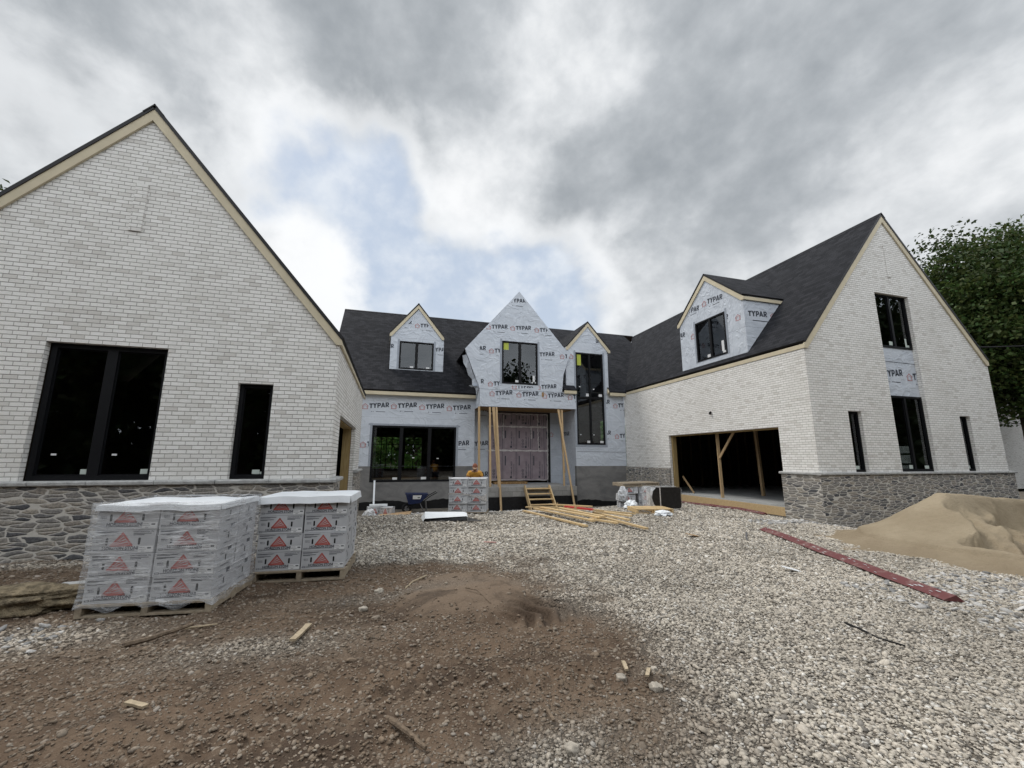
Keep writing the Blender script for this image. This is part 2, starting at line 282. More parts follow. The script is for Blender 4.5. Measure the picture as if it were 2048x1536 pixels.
# ------------------------------------------------------------------ mesh builder
Z=Vector((0,0,1))
class MB:
    def __init__(s): s.v=[]; s.f=[]; s.mi=[]; s.mats=[]; s.uv=[]
    def m(s,ma):
        if ma not in s.mats: s.mats.append(ma)
        return s.mats.index(ma)
    def face(s,pts,ma,uv=None):
        pts=[Vector(p) for p in pts]; i=len(s.v); s.v+=pts; s.f.append(tuple(range(i,i+len(pts)))); s.mi.append(s.m(ma))
        if uv is None:
            n=Vector((0,0,0))
            for a,b in zip(pts,pts[1:]+pts[:1]): n+=a.cross(b)
            if n.length<1e-12: n=Vector((0,0,1))
            n.normalize()
            if abs(n.z)>.96: uv=[(p.x,p.y) for p in pts]
            else:
                t=Z.cross(n).normalized(); b_=n.cross(t); uv=[(p.dot(t),p.dot(b_)) for p in pts]
        s.uv+=uv
    def poly(s,pts,n,ma):        # orient towards n
        pts=[Vector(p) for p in pts]; q=Vector((0,0,0))
        for a,b in zip(pts,pts[1:]+pts[:1]): q+=a.cross(b)
        if q.dot(Vector(n))<0: pts=pts[::-1]
        s.face(pts,ma)
    def obox(s,c,ax,hs,ma,skip=()):   # centre, 3 axes, half sizes
        c=Vector(c); a=[Vector(x)*k for x,k in zip(ax,hs)]
        for i in range(3):
            j,k=(i+1)%3,(i+2)%3
            for sg in (1,-1):
                if (i,sg) in skip: continue
                o=c+a[i]*sg; s.poly([o+a[j]+a[k],o-a[j]+a[k],o-a[j]-a[k],o+a[j]-a[k]],a[i]*sg,ma)
    def box(s,x0,x1,y0,y1,z0,z1,ma,skip=()):
        s.obox(((x0+x1)/2,(y0+y1)/2,(z0+z1)/2),((1,0,0),(0,1,0),(0,0,1)),((x1-x0)/2,(y1-y0)/2,(z1-z0)/2),ma,skip)
    def bar(s,p,q,wd,th,ma,up=Z):
        p=Vector(p); q=Vector(q); d=(q-p); L=d.length; d.normalize()
        t=d.cross(Vector(up)); 
        if t.length<1e-4: t=d.cross(Vector((1,0,0)))
        t.normalize(); u=t.cross(d); s.obox((p+q)/2,(d,t,u),(L/2,wd/2,th/2),ma)
    def prism(s,pts,d,ma,cap=None):  # polygon pts extruded by vector d
        pts=[Vector(p) for p in pts]; d=Vector(d); c=sum(pts,Vector())/len(pts)
        q=Vector((0,0,0))
        for a,b in zip(pts,pts[1:]+pts[:1]): q+=a.cross(b)
        if q.dot(d)>0: pts=pts[::-1]
        s.face(pts,cap or ma); s.face([p+d for p in pts[::-1]],cap or ma)
        for a,b in zip(pts,pts[1:]+pts[:1]): s.face([b,a,a+d,b+d],ma)
    def tube(s,path,rad,ma,n=6,cap=True):
        path=[Vector(p) for p in path]; rings=[]
        rad=rad if isinstance(rad,(list,tuple)) else [rad]*len(path); ref=None
        for i,p in enumerate(path):
            d=(path[min(i+1,len(path)-1)]-path[max(i-1,0)]).normalized()
            a=d.cross(Z if abs(d.z)<.9 else Vector((1,0,0))).normalized() if ref is None else (ref-d*ref.dot(d)).normalized(); ref=a; b=d.cross(a)
            rings.append([p+(a*math.cos(2*math.pi*k/n)+b*math.sin(2*math.pi*k/n))*rad[i] for k in range(n)])
        for r0,r1 in zip(rings,rings[1:]):
            for k in range(n): s.face([r0[k],r0[(k+1)%n],r1[(k+1)%n],r1[k]],ma)
        if cap: s.face(rings[0][::-1],ma); s.face(rings[-1],ma)
    def build(s,name,parent=None,smooth=False,weld=False,loc=None):
        me=bpy.data.meshes.new(name); me.from_pydata([tuple(v) for v in s.v],[],s.f)
        for ma in s.mats: me.materials.append(ma)
        me.polygons.foreach_set('material_index',s.mi)
        ul=me.uv_layers.new(name='UVMap'); ul.data.foreach_set('uv',[c for t in s.uv for c in t])
        if weld:
            bm=bmesh.new(); bm.from_mesh(me); bmesh.ops.remove_doubles(bm,verts=bm.verts,dist=1e-4); bm.to_mesh(me); bm.free()
        if smooth: me.polygons.foreach_set('use_smooth',[True]*len(me.polygons))
        me.update()
        o=bpy.data.objects.new(name,me); COL.objects.link(o)
        if loc is not None:
            me.transform(Matrix.Translation(-Vector(loc))); o.location=loc
        if parent is not None:
            q=parent; wl=Vector((0,0,0))
            while q: wl+=Vector(q.location); q=q.parent
            o.parent=parent; o.location=Vector(o.location)-wl
        return o
def tag(o,label=None,cat=None,group=None,kind=None):
    if label: o['label']=label
    if cat: o['category']=cat
    if group: o['group']=group
    if kind: o['kind']=kind
    return o
def empty(name,loc,label,cat,group=None):
    o=bpy.data.objects.new(name,None); o.empty_display_size=.2; COL.objects.link(o); o.location=loc
    return tag(o,label,cat,group)
# text -> flat polygons with cap height 1, left-aligned at 0
_txt={}
def glyphs(body,bold=.0):
    k=(body,bold)
    if k in _txt: return _txt[k]
    cu=bpy.data.curves.new('t','FONT'); cu.body=body; cu.size=1; cu.resolution_u=2; cu.offset=bold; cu.fill_mode='FRONT'
    o=bpy.data.objects.new('t',cu); COL.objects.link(o); dg=bpy.context.evaluated_depsgraph_get(); dg.update()
    me=o.evaluated_get(dg).to_mesh(); vs=[(v.co.x,v.co.y) for v in me.vertices]; fs=[tuple(p.vertices) for p in me.polygons]
    hmax=max(y for x,y in vs); sc=1/max(hmax,.01); w_=max(x for x,y in vs)*sc
    res=([[(vs[i][0]*sc,vs[i][1]*sc) for i in f] for f in fs],w_)
    o.evaluated_get(dg).to_mesh_clear(); bpy.data.objects.remove(o); bpy.data.curves.remove(cu)
    _txt[k]=res; return res
def clip(poly,hp):     # half planes (a,b,c): keep a*x+b*y<=c
    for a,b,c in hp:
        out=[]
        for i,p in enumerate(poly):
            q=poly[(i+1)%len(poly)]; dp=a*p[0]+b*p[1]-c; dq=a*q[0]+b*q[1]-c
            if dp<=0: out.append(p)
            if dp*dq<0: t=dp/(dp-dq); out.append((p[0]+(q[0]-p[0])*t,p[1]+(q[1]-p[1])*t))
        poly=out
        if len(poly)<3: return []
    return poly
class Pl:      # plane with in-plane coordinates (u,z) and outward offset d
    def __init__(s,o,u,n): s.o=Vector(o); s.u=Vector(u); s.n=Vector(n)
    def p(s,u,z,d=0): return s.o+s.u*u+Z*z+s.n*d
def PY(y): return Pl((0,y,0),(1,0,0),(0,-1,0))
def PXm(x): return Pl((x,0,0),(0,1,0),(-1,0,0))     # faces -X, u = Y
def PXp(x): return Pl((x,0,0),(0,1,0),(1,0,0))      # faces +X, u = Y
def deco(mb,pl,polys,ma,u0,z0,su,sv=None,rot=0,d=.004,hp=(),flip=False,shear=0):
    sv=sv or su; c,sn=math.cos(rot),math.sin(rot)
    for po in polys:
        q=[]
        for x,y in po:
            x=x+y*shear; X_,Y_=x*su,y*sv; X_,Y_=X_*c-Y_*sn,X_*sn+Y_*c
            q.append((u0+(-X_ if flip else X_),z0+Y_))
        q=clip(q,hp) if hp else q
        if len(q)>=3: mb.poly([pl.p(a,b,d) for a,b in q],pl.n,ma)
def rect(x0,y0,x1,y1): return [(x0,y0),(x1,y0),(x1,y1),(x0,y1)]
def outline(pts,t,closed=True):   # thin line polygons along a polyline
    out=[]; n=len(pts)
    for i in range(n if closed else n-1):
        a,b=Vector(pts[i]),Vector(pts[(i+1)%n]); d=(b-a).normalized(); e=Vector((-d.y,d.x))*t/2; a=a-d*t/2; b=b+d*t/2
        out.append([tuple(a-e),tuple(b-e),tuple(b+e),tuple(a+e)])
    return out
HOUSE=[(0,0),(1,0),(1,.62),(1.12,.62),(.5,1.12),(-.12,.62),(0,.62)]
def block_word():
    L={'T':(.78,[rect(0,.74,.78,1),rect(.25,0,.53,.74)]),
       'Y':(.88,[[(0,1),(.31,1),(.44,.72),(.44,.40),(.30,.46)],[(.57,1),(.88,1),(.58,.46),(.44,.40),(.44,.72)],rect(.30,0,.58,.44)]),
       'P':(.76,[rect(0,0,.27,1),rect(.27,.77,.50,1),rect(.27,.31,.50,.54),[(.50,.31),(.68,.39),(.76,.55),(.76,.77),(.68,.92),(.50,1)]]),
       'A':(.94,[[(0,0),(.28,0),(.47,.62),(.47,1),(.33,1)],[(.66,0),(.94,0),(.61,1),(.47,1),(.47,.62)],rect(.26,.17,.68,.36)]),
       'R':(.80,[rect(0,0,.27,1),rect(.27,.77,.50,1),rect(.27,.31,.50,.54),[(.50,.31),(.68,.39),(.76,.55),(.76,.77),(.68,.92),(.50,1)],[(.30,.305),(.58,.305),(.82,0),(.52,0)]])}
    x=0; out=[]
    for k in 'TYPAR':
        w_,ps=L[k]; out+=[[(px+x,py) for px,py in p] for p in ps]; x+=w_+(.0 if k in 'PT' else .07)
    return out,x
WORD=block_word()
def wrap_logo(mb,pl,u,z,s=.215,hp=(),flip=False,rot=.10,logo=True,text=True,d=.004):
    rot=-rot if flip else rot
    if logo:
        deco(mb,pl,outline(HOUSE,.10),M_redink,u,z-.03,s*.95,rot=0,hp=hp,flip=flip,d=d)
        deco(mb,pl,outline([(.18,.15),(.18,.55),(.5,.8),(.82,.55),(.82,.15)],.06,False),M_pinkink,u,z-.03,s*.95,hp=hp,flip=flip,d=d)
    g,w_=WORD; k=(-1 if flip else 1)
    if text:
        deco(mb,pl,g,M_ink,u+k*s*1.28,z,s*.92,s*1.0,rot=rot,hp=hp,flip=flip,shear=.08,d=d)
        deco(mb,pl,[rect(0,0,.22,.2)],M_ink,u+k*s*1.75,z-.16,s*.8,hp=hp,flip=flip,d=d)
        deco(mb,pl,[rect(.45,.03,.6,.16),rect(1.1,.02,3.4,.15)],M_ink,u+k*s*1.75,z-.16,s*.8,hp=hp,flip=flip,d=d)
def bands(out,holes):
    zs=sorted(set([round(z,4) for u,z in out]+[round(h[k],4) for h in holes for k in (2,3)]))
    zmin,zmax=min(z for u,z in out),max(z for u,z in out); zs=[z for z in zs if zmin-1e-6<=z<=zmax+1e-6]
    res=[]
    for za,zb in zip(zs,zs[1:]):
        if zb-za<1e-4: continue
        zm=(za+zb)/2; xs=[]
        for (u0,z0),(u1,z1) in zip(out,out[1:]+out[:1]):
            if (z0-zm)*(z1-zm)<0:
                f=lambda z:u0+(u1-u0)*(z-z0)/(z1-z0); xs.append((f(zm),f(za),f(zb)))
        xs.sort(); L,Rr=xs[0],xs[-1]
        hs=sorted([h for h in holes if h[2]<zm<h[3]])
        cur=(L[1],L[2])
        for hh in hs: res.append([(cur[0],za),(hh[0],za),(hh[0],zb),(cur[1],zb)]); cur=(hh[1],hh[1])
        res.append([(cur[0],za),(Rr[1],za),(Rr[2],zb),(cur[1],zb)])
    return res
def wall(mb,pl,out,holes,t,ma,back=None,rev=None,sides=True,revd=None):
    back=back or ma; rev=rev or ma
    for q in bands(out,holes):
        mb.poly([pl.p(u,z) for u,z in q],pl.n,ma); mb.poly([pl.p(u,z,-t) for u,z in q],-pl.n,back)
    if sides:
        c=Vector((sum(u for u,z in out)/len(out),sum(z for u,z in out)/len(out)))
        for a,b in zip(out,out[1:]+out[:1]):
            mid=(Vector(a)+Vector(b))/2-c; mb.poly([pl.p(*a),pl.p(*b),pl.p(*b,-t),pl.p(*a,-t)],pl.u*mid.x+Z*mid.y,ma)
    rd=revd or t
    for u0,u1,z0,z1 in holes:
        for a,b,n in (((u0,z0),(u0,z1),pl.u),((u1,z0),(u1,z1),-pl.u),((u0,z1),(u1,z1),-Z),((u0,z0),(u1,z0),Z)):
            mb.poly([pl.p(*a),pl.p(*b),pl.p(*b,-rd),pl.p(*a,-rd)],n,rev)
            if rd<t: mb.poly([pl.p(*a,-rd),pl.p(*b,-rd),pl.p(*b,-t),pl.p(*a,-t)],n,back)
def slab(mb,pts,t,ma=None,side=None,under=None):
    pts=[Vector(p) for p in pts]; n=(pts[1]-pts[0]).cross(pts[2]-pts[0]).normalized()
    if n.z<0: n=-n
    mb.poly(pts,n,ma or M_shingle); lo=[p-n*t for p in pts]; mb.poly(lo,-n,under or M_dkwood); c=sum(pts,Vector())/len(pts)
    for a,b,a2,b2 in zip(pts,pts[1:]+pts[:1],lo,lo[1:]+lo[:1]): mb.poly([a,b,b2,a2],((a+b)/2-c),side or M_edge)
def window(par,pl,u0,u1,z0,z1,d=0,cols=1,rows=(),fw=.055,dep=.09,mull=.075,stick=(),name='window',splits=None):
    mb=MB(); P=pl.p
    def bx(a,b,c,e,d0,d1,mm,ma=M_frame):
        cen=P((a+b)/2,(c+e)/2,(d0+d1)/2); mm.obox(cen,(pl.u,Z,pl.n),(abs(b-a)/2,abs(e-c)/2,abs(d1-d0)/2),ma)
    bx(u0,u0+fw,z0,z1,d-dep,d,mb); bx(u1-fw,u1,z0,z1,d-dep,d,mb); bx(u0+fw,u1-fw,z1-fw,z1,d-dep,d,mb); bx(u0+fw,u1-fw,z0,z0+fw,d-dep,d,mb)
    fo=mb.build(name,par)
    us=splits or [u0+(u1-u0)*i/cols for i in range(1,cols)]
    mm=MB()
    for x in us: bx(x-mull/2,x+mull/2,z0+fw,z1-fw,d-dep+.006,d-.006,mm)
    for zz in rows: bx(u0+fw,u1-fw,zz-mull/2,zz+mull/2,d-dep+.01,d-.01,mm)
    if us or rows: mm.build('mullion',fo)
    xs=[u0+fw]+[x for x in us]+[u1-fw]; zs=[z0+fw]+list(rows)+[z1-fw]
    for i in range(len(xs)-1):
        for j in range(len(zs)-1):
            a=xs[i]+(mull/2 if i>0 else 0); b=xs[i+1]-(mull/2 if i<len(xs)-2 else 0); c=zs[j]+(mull/2 if j>0 else 0); e=zs[j+1]-(mull/2 if j<len(zs)-2 else 0)
            g=MB(); off=d-dep*.55; pts=[P(a,c,off),P(b,c,off),P(b,e,off),P(a,e,off)]; g.poly(pts,pl.n,M_glass); g.build('pane',fo)
            # a slim bead inside each sash
            bd=MB(); t=.02
            bx(a,a+t,c,e,off-.01,off+.012,bd); bx(b-t,b,c,e,off-.01,off+.012,bd); bx(a+t,b-t,c,c+t,off-.01,off+.012,bd); bx(a+t,b-t,e-t,e,off-.01,off+.012,bd); bd.build('sash_bead',fo)
    for (a,c,b,e,ma) in stick:
        g=MB(); off=d-dep*.55+.003; g.poly([P(a,c,off),P(b,c,off),P(b,e,off),P(a,e,off)],pl.n,ma); g.build('sticker',fo)
    return fo
def tape_round(mb,pl,u0,u1,z0,z1,wd=.1,d=.006):   # flashing tape round a window in wrap
    for a,b,c,e in ((u0-wd,u0-.002,z0-.02,z1+.1),(u1+.002,u1+wd,z0-.02,z1+.1)):
        mb.poly([pl.p(a,c,d),pl.p(b,c,d),pl.p(b,e,d),pl.p(a,e,d)],pl.n,M_flash)
rnd=random.Random(7)
# ------------------------------------------------------------------ terrain
def sm(t):
    t=min(1,max(0,t)); return t*t*(3-2*t)
def gz(x,y):
    k=1-.8*sm((x-7)/4.2)*(1-sm((y-14.5)/3.5))
    z=-.72*sm((y-11.5)/7)*k
    z-=.38*sm((x-9.5)/4.5)*(1-sm((y-9.2)/2.5))
    z-=.10*sm((x-9)/2.6)*sm((y-9)/2)*(1-sm((y-15)/2))
    z+=.05*sm((-x-2)/4)
    return z
def interp(x,xs,ys): return float(np.interp(x,xs,ys))
def mudness(x,y):
    """1 = brown dirt, 0 = clean gravel"""
    n=mn.noise(Vector((x*.8,y*.8,3.1)))*.55+mn.noise(Vector((x*2.3,y*2.3,7.7)))*.42+mn.noise(Vector((x*6,y*6,4.4)))*.28
    bx=interp(y,[0,2.0,2.5,3.0,3.6,4.2,5.4,6.3,6.9,7.3],[1.6,1.8,2.1,2.35,2.35,2.3,2.1,1.85,1.1,-.8])
    m_=sm((bx+n*.9-x)/1.5+.5)
    top=interp(x,[-9,-3,-.6,.6,2.2],[9.5,9.5,6.9,7.15,6.7]); m_*=sm((top+n*.8-y)/.8+.5)
    m_=max(m_,.55*sm((mn.noise(Vector((x*.75+5,y*.75,1.2)))+mn.noise(Vector((x*3,y*3,2)))*.35-.22)/.35)*sm((3.6-x+y*.15)/2)*sm((8.-y)/2))
    # gravelly tongues in the dirt
    m_-=.6*math.exp(-((x+1.0)/.75)**2-((y-4.3)/.24)**2)
    m_-=.9*math.exp(-((x+3.3)/1.0)**2-((y-4.95)/.34)**2)
    m_-=.8*math.exp(-((y-8.05)/.22)**2)*(x<-1)
    m_-=.8*math.exp(-((x-.95-(y-2.4)*.6)/.40)**2-((y-2.35)/.33)**2); m_-=.35*math.exp(-((x-.1)/.9)**2-((y-5.35)/.18)**2)
    return min(1,max(0,m_))
def ruts(x,y):
    z=0
    # tyre lugs right of the dirt mound
    a=(x-1.72)*.94+(y-4.45)*.34; b=-(x-1.72)*.34+(y-4.45)*.94
    wv=math.exp(-(a/.50)**4-(b/.30)**4); z+=.085*wv*(sm(math.sin((a+abs(b)*.8)*29)*1.1+.5)-.85)
    a=(x-.75)*.97-(y-3.3)*.22; b=(x-.75)*.22+(y-3.3)*.97
    wv=math.exp(-(a/1.1)**4-(b/.19)**4); z+=.045*wv*(sm(math.sin((a+abs(b)*.7)*32)*.8+.5)-.6)
    a=(x+1.2)*.99+(y-3.0)*.12; b=-(x+1.2)*.12+(y-3.0)*.99
    wv=math.exp(-(a/1.5)**4-(b/.18)**4); z+=.035*wv*(sm(math.sin((a+abs(b)*.7)*32)*.8+.5)-.6)
    # the mound itself
    q=((x-.95)/.78)**2+((y-5.15)/.72)**2; z+=.13*math.exp(-q**3)
    for (cx,cy,an,ln) in ((-1.0,3.2,.12,2.2),(-.5,2.7,.05,2.0),(.6,3.8,-.2,1.2)):
        a=(x-cx)*math.cos(an)+(y-cy)*math.sin(an); b=-(x-cx)*math.sin(an)+(y-cy)*math.cos(an)
        z-=.03*math.exp(-(a/ln)**4-(b/.12)**2)
    z+=.03*mn.noise(Vector((x*2.1,y*3.2,11)))-.018*abs(mn.noise(Vector((x*5,y*6.5,12))))
    return z
def gh(x,y):
    z=gz(x,y)
    if -9<x<13 and .5<y<19:
        mu=mudness(x,y); z+=ruts(x,y)*mu
        z+=(mn.noise(Vector((x*1.3,y*1.3,0)))*.025+mn.noise(Vector((x*4,y*4,5)))*.012)+mu*mn.noise(Vector((x*9,y*9,2)))*.014+mu*abs(mn.noise(Vector((x*17,y*13,4))))*.014
    return z
def axis(lo,hi,step,far):
    a=list(np.arange(lo,hi+1e-6,step)); s=step; x=hi
    while x<far: s*=1.35; x+=s; a.append(x)
    s=step; x=lo
    while x>-far: s*=1.35; x-=s; a.insert(0,x)
    return np.array(a)
xs=np.concatenate([axis(-8,-4.01,.12,420)[axis(-8,-4.01,.12,420)<-4.0],np.arange(-4,1,.042),np.arange(1,2.7,.021),np.arange(2.7,5,.042),axis(5,12.5,.075,420)[axis(5,12.5,.075,420)>=5]])
ys=np.concatenate([axis(1.2,1.25,.05,420)[axis(1.2,1.25,.05,420)<1.2],np.arange(1.2,3.9,.036),np.arange(3.9,5.,.020),np.arange(5.,6.5,.036),axis(6.5,19,.08,420)[axis(6.5,19,.08,420)>=6.5]])
nx,ny=len(xs),len(ys)
zz=np.array([[gh(x,y) for x in xs] for y in ys])
mu=np.array([[mudness(x,y) if (-10<x<13 and 0<y<20) else (0.0 if (-40<x<60 and -30<y<60) else 1.0) for x in xs] for y in ys])
XX,YY=np.meshgrid(xs,ys)
co=np.stack([XX,YY,zz],-1).reshape(-1,3)
idx=np.arange(nx*ny).reshape(ny,nx); fa=np.stack([idx[:-1,:-1],idx[:-1,1:],idx[1:,1:],idx[1:,:-1]],-1).reshape(-1,4)
def fastmesh(name,co,fa,cols=None,matl=None,parent=None,smooth=True,fcols=None):
    me=bpy.data.meshes.new(name); nv,nf,k=len(co),len(fa),fa.shape[1]
    me.vertices.add(nv); me.vertices.foreach_set('co',np.asarray(co,np.float32).ravel()); me.loops.add(nf*k); me.loops.foreach_set('vertex_index',np.asarray(fa,np.int32).ravel())
    me.polygons.add(nf); me.polygons.foreach_set('loop_start',np.arange(0,nf*k,k,dtype=np.int32)); 
    try: me.polygons.foreach_set('loop_total',np.full(nf,k,np.int32))
    except Exception: pass
    if smooth: me.polygons.foreach_set('use_smooth',np.ones(nf,bool))
    me.update(calc_edges=True)
    if cols is not None:
        at=me.color_attributes.new('Col','FLOAT_COLOR','POINT'); c4=np.ones((nv,4),np.float32); c4[:,:cols.shape[1]]=cols; at.data.foreach_set('color',c4.ravel())
    if matl: me.materials.append(matl)
    o=bpy.data.objects.new(name,me); COL.objects.link(o)
    if parent: o.parent=parent; o.location=-Vector(parent.location)
    return o
def attr(h,name='Col'):
    n=h.new('ShaderNodeAttribute'); n.attribute_name=name; return n.outputs['Color']
def ground_fn(h,b):
    s=h.new('ShaderNodeSeparateColor'); h.put(s.inputs[0],attr(h)); mu=s.outputs[0]
    n=h.noise(h.pos,1.1,6,.6); n2=h.noise(h.pos,9,5,.65); n3=h.noise(h.pos,40,4,.6)
    mudc=h.mix(h.ss(n,.3,.7),(.072,.049,.034),(.142,.100,.069)); mudc=h.mix(h.m('MULTIPLY',h.ss(n2,.45,.75),.6),mudc,(.18,.138,.100)); mudc=h.mix(h.m('MULTIPLY',h.ss(n3,.55,.75),.4),mudc,(.25,.195,.145))
    vd=h.new('ShaderNodeVectorMath',operation='LENGTH'); h.put(vd.inputs[0],h.map(h.pos,loc=(-.95/.82,-5.1/.68,0),sc=(1/.82,1/.68,0))); mudc=h.mix(h.m('MULTIPLY',h.ss(vd.outputs['Value'],1.15,.8),.8),mudc,h.mix(n,(.150,.110,.079),(.20,.152,.112)))
    vt=h.new('ShaderNodeVectorMath',operation='LENGTH'); h.put(vt.inputs[0],h.map(h.pos,loc=(-1.75/.55,-4.45/.36,0),sc=(1/.55,1/.36,0))); mudc=h.mix(h.m('MULTIPLY',h.ss(vt.outputs['Value'],1.2,.6),.55),mudc,(.06,.041,.029))
    dmp=h.ss(h.noise(h.map(h.pos,loc=(4,1,0),sc=(1,1.5,1)),.9,5,.65,.6),.50,.64); mudc=h.mix(h.m('MULTIPLY',dmp,.75),mudc,(.046,.031,.021)); h.put(b.inputs['Roughness'],h.m('SUBTRACT',.95,h.m('MULTIPLY',h.m('MULTIPLY',dmp,mu),.35)))
    vo=h.new('ShaderNodeTexVoronoi',feature='F1'); h.put(vo.inputs['Vector'],h.pos); vo.inputs['Scale'].default_value=38
    s2=h.new('ShaderNodeSeparateColor'); h.put(s2.inputs[0],vo.outputs['Color'])
    gr=h.ramp(s2.outputs[1],[(0,(.36,.328,.282)),(.5,(.45,.41,.355)),(1,(.53,.49,.43))]); gr=h.mix(h.ss(vo.outputs['Distance'],.02,.045),gr,(.36,.32,.27))
    gr=h.mix(h.m('MULTIPLY',h.ss(n,.45,.7),.35),gr,(.20,.165,.13))
    h.put(b.inputs['Base Color'],h.mix(mu,gr,mudc))
    h.put(b.inputs['Normal'],h.bump(h.m('ADD',h.m('MULTIPLY',n3,.5),h.m('ADD',n2,h.m('MULTIPLY',h.m('MULTIPLY',vo.outputs['Distance'],-6.),h.m('SUBTRACT',1.,mu)))),.025))
M_ground=mat('dirt_and_gravel_ground',ground_fn,rough=.95,spec=.15)
g=fastmesh('ground',co,fa,np.stack([mu.ravel()]*3,-1),M_ground); tag(g,kind='structure')
# ------------------------------------------------------------------ loose gravel (uncountable)
def gravel_fn(h,b):
    a=attr(h); n=h.noise(h.pos,90,3,.6); h.put(b.inputs['Base Color'],h.mix(h.ss(n,.3,.7),h.mix(1.,a,(.82,.82,.82),'MULTIPLY'),h.mix(1.,a,(1.1,1.1,1.1),'MULTIPLY')))
M_gravel=mat('crushed_stone',gravel_fn,rough=.92,spec=.15)
def ico(sub):
    bm=bmesh.new(); bmesh.ops.create_icosphere(bm,subdivisions=sub,radius=1); v=np.array([x.co[:] for x in bm.verts]); f=np.array([[q.index for q in p.verts] for p in bm.faces]); bm.free(); return v,f
def stones(n_per,y0,y1,size,sub,seed,xr_=None,pale=0):
    rg=np.random.default_rng(seed); bv,bf=ico(sub); var=[]
    for k in range(10):
        v=bv*(1+.0*k); v=v*(.62+.62*rg.random((len(v),1))); v=np.sign(v)*np.abs(v)**.85; v*=np.array([1,.55+.45*rg.random(),.34+.30*rg.random()]); var.append(v)
    # candidate region: what the lens can see on the ground
    pts=[]
    for y in np.arange(y0,y1,.1):
        xl=max(-9,-.75*y-1.9); xr=min(12.,2.05*y+2.0)
        if y>8.2: xl=max(xl,-1.0)
        if y>9.0: xr=min(xr,11.55)
        if xr_: xl,xr=xr_
        n=rg.poisson(n_per*(xr-xl)*.1)
        pts.append(np.stack([rg.uniform(xl,xr,n),rg.uniform(y,y+.1,n)],-1))
    pts=np.concatenate(pts)
    mud=np.array([mudness(x,y) for x,y in pts]); mound=np.exp(-(((pts[:,0]-.95)/.85)**2+((pts[:,1]-5.1)/.70)**2)**3)*(mud>.3); trk=np.exp(-(((pts[:,0]-1.72)/.62)**4+((pts[:,1]-4.42)/.38)**4)); keep=rg.random(len(pts))<(1-mud*.50)*(1-.95*mound)*(1-.97*trk); pts,mud=pts[keep],mud[keep]
    N=len(pts); s=size*np.exp(rg.normal(0,.45,N))*(1-.15*mud); s=np.clip(s,.25*size,2.3*size)
    ang=rg.uniform(0,2*np.pi,N); tl=rg.normal(0,.22,(N,2)); vi=rg.integers(0,10,N); V=np.array(var)[vi]
    c,sn=np.cos(ang)[:,None],np.sin(ang)[:,None]
    x=V[...,0]*c-V[...,1]*sn; y=V[...,0]*sn+V[...,1]*c; z=V[...,2]+x*tl[:,:1]+y*tl[:,1:]
    h_=np.array([gh(a,b) for a,b in pts]); 
    P=np.stack([x*s[:,None]+pts[:,:1],y*s[:,None]+pts[:,1:],z*s[:,None]+(h_+s*.22*(1-.6*mud))[:,None]],-1)
    t=rg.random(N)[:,None]; base=np.where(t<.12,np.array([[.20,.185,.165]]),np.where(t<.7,np.array([[.455,.412,.352]]),np.where(t<.9,np.array([[.47,.43,.365]]),np.array([[.60,.575,.53]]))))
    base=base*.99*(.72+.5*rg.random((N,1))); dirty=(mud[:,None]*(.62+.75*rg.random((N,1)))).clip(0,1); base=base*(1-dirty*.92)+np.array([[.150,.110,.077]])*(.75+.5*rg.random((N,1)))*dirty*.92
    big=np.array([mn.noise(Vector((a*.5,b*.5,9))) for a,b in pts])[:,None]; base=base*(1+.22*big)
    if pale: base=np.where(rg.random((N,1))<.55,np.array([[.47,.46,.445]]),np.array([[.24,.238,.235]]))*(.75+.5*rg.random((N,1)))
    C=np.repeat(base,len(bv),0); F=(np.arange(N)[:,None,None]*len(bv)+bf[None]).reshape(-1,3)
    return P.reshape(-1,3),F,C
def join(parts):
    P,F,C=[],[],[]; o=0
    for p,f,c in parts: P.append(p); F.append(f+o); C.append(c); o+=len(p)
    return np.concatenate(P),np.concatenate(F),np.concatenate(C)
parts=[stones(3000,1.0,1.6,.011,1,21),stones(5000,1.6,2.9,.0095,1,1),stones(3700,2.9,4.4,.0103,1,2),stones(2300,4.4,6.5,.0118,1,3),stones(1200,6.5,9.5,.0148,1,4),stones(560,9.5,13,.0185,1,5),stones(280,13,18.6,.024,1,7),stones(16,1.8,7,.020,2,6),stones(3,6,14,.028,2,8),stones(170,2.7,4.3,.022,2,9,(5.6,8.2),1),stones(140,4.6,5.3,.022,2,10,(-3.9,-2.6),1),stones(90,8.4,9.0,.035,2,12,(8.9,11.5),1),stones(60,17.2,18.4,.05,2,13,(-.6,8),1)]
P_,F_,C_=join(parts)
g=fastmesh('gravel',P_,F_,C_,M_gravel,smooth=False); tag(g,'pale grey crushed stone spread over the yard','gravel',kind='stuff')
# ================================================================== LEFT BRICK BUILDING
LB=empty('brick_outbuilding',(-4.61,12.2,0.05),'white brick gabled building at left with stone base and two black windows','building')
Yl,XL,XL0,ZL=8.40,-1.065,-8.155,1.22
sl=1.175; apx=-4.61; zap=7.93; ze=zap-sl*(XL-apx)
pf=PY(Yl)
W1=(-5.52,-3.83,ZL,3.47); W2=(-2.70,-2.135,ZL,2.92)
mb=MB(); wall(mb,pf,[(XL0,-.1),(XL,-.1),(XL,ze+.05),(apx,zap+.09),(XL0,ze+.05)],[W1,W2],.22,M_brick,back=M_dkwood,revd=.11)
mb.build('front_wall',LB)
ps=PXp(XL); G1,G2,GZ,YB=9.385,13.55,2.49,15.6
mb=MB(); wall(mb,ps,[(Yl+.222,-.8),(YB,-.8),(YB,ze+.12),(Yl+.222,ze+.12)],[(G1,G2,.14,GZ)],.22,M_brick,back=M_dkwood,revd=.12); mb.build('side_wall',LB)
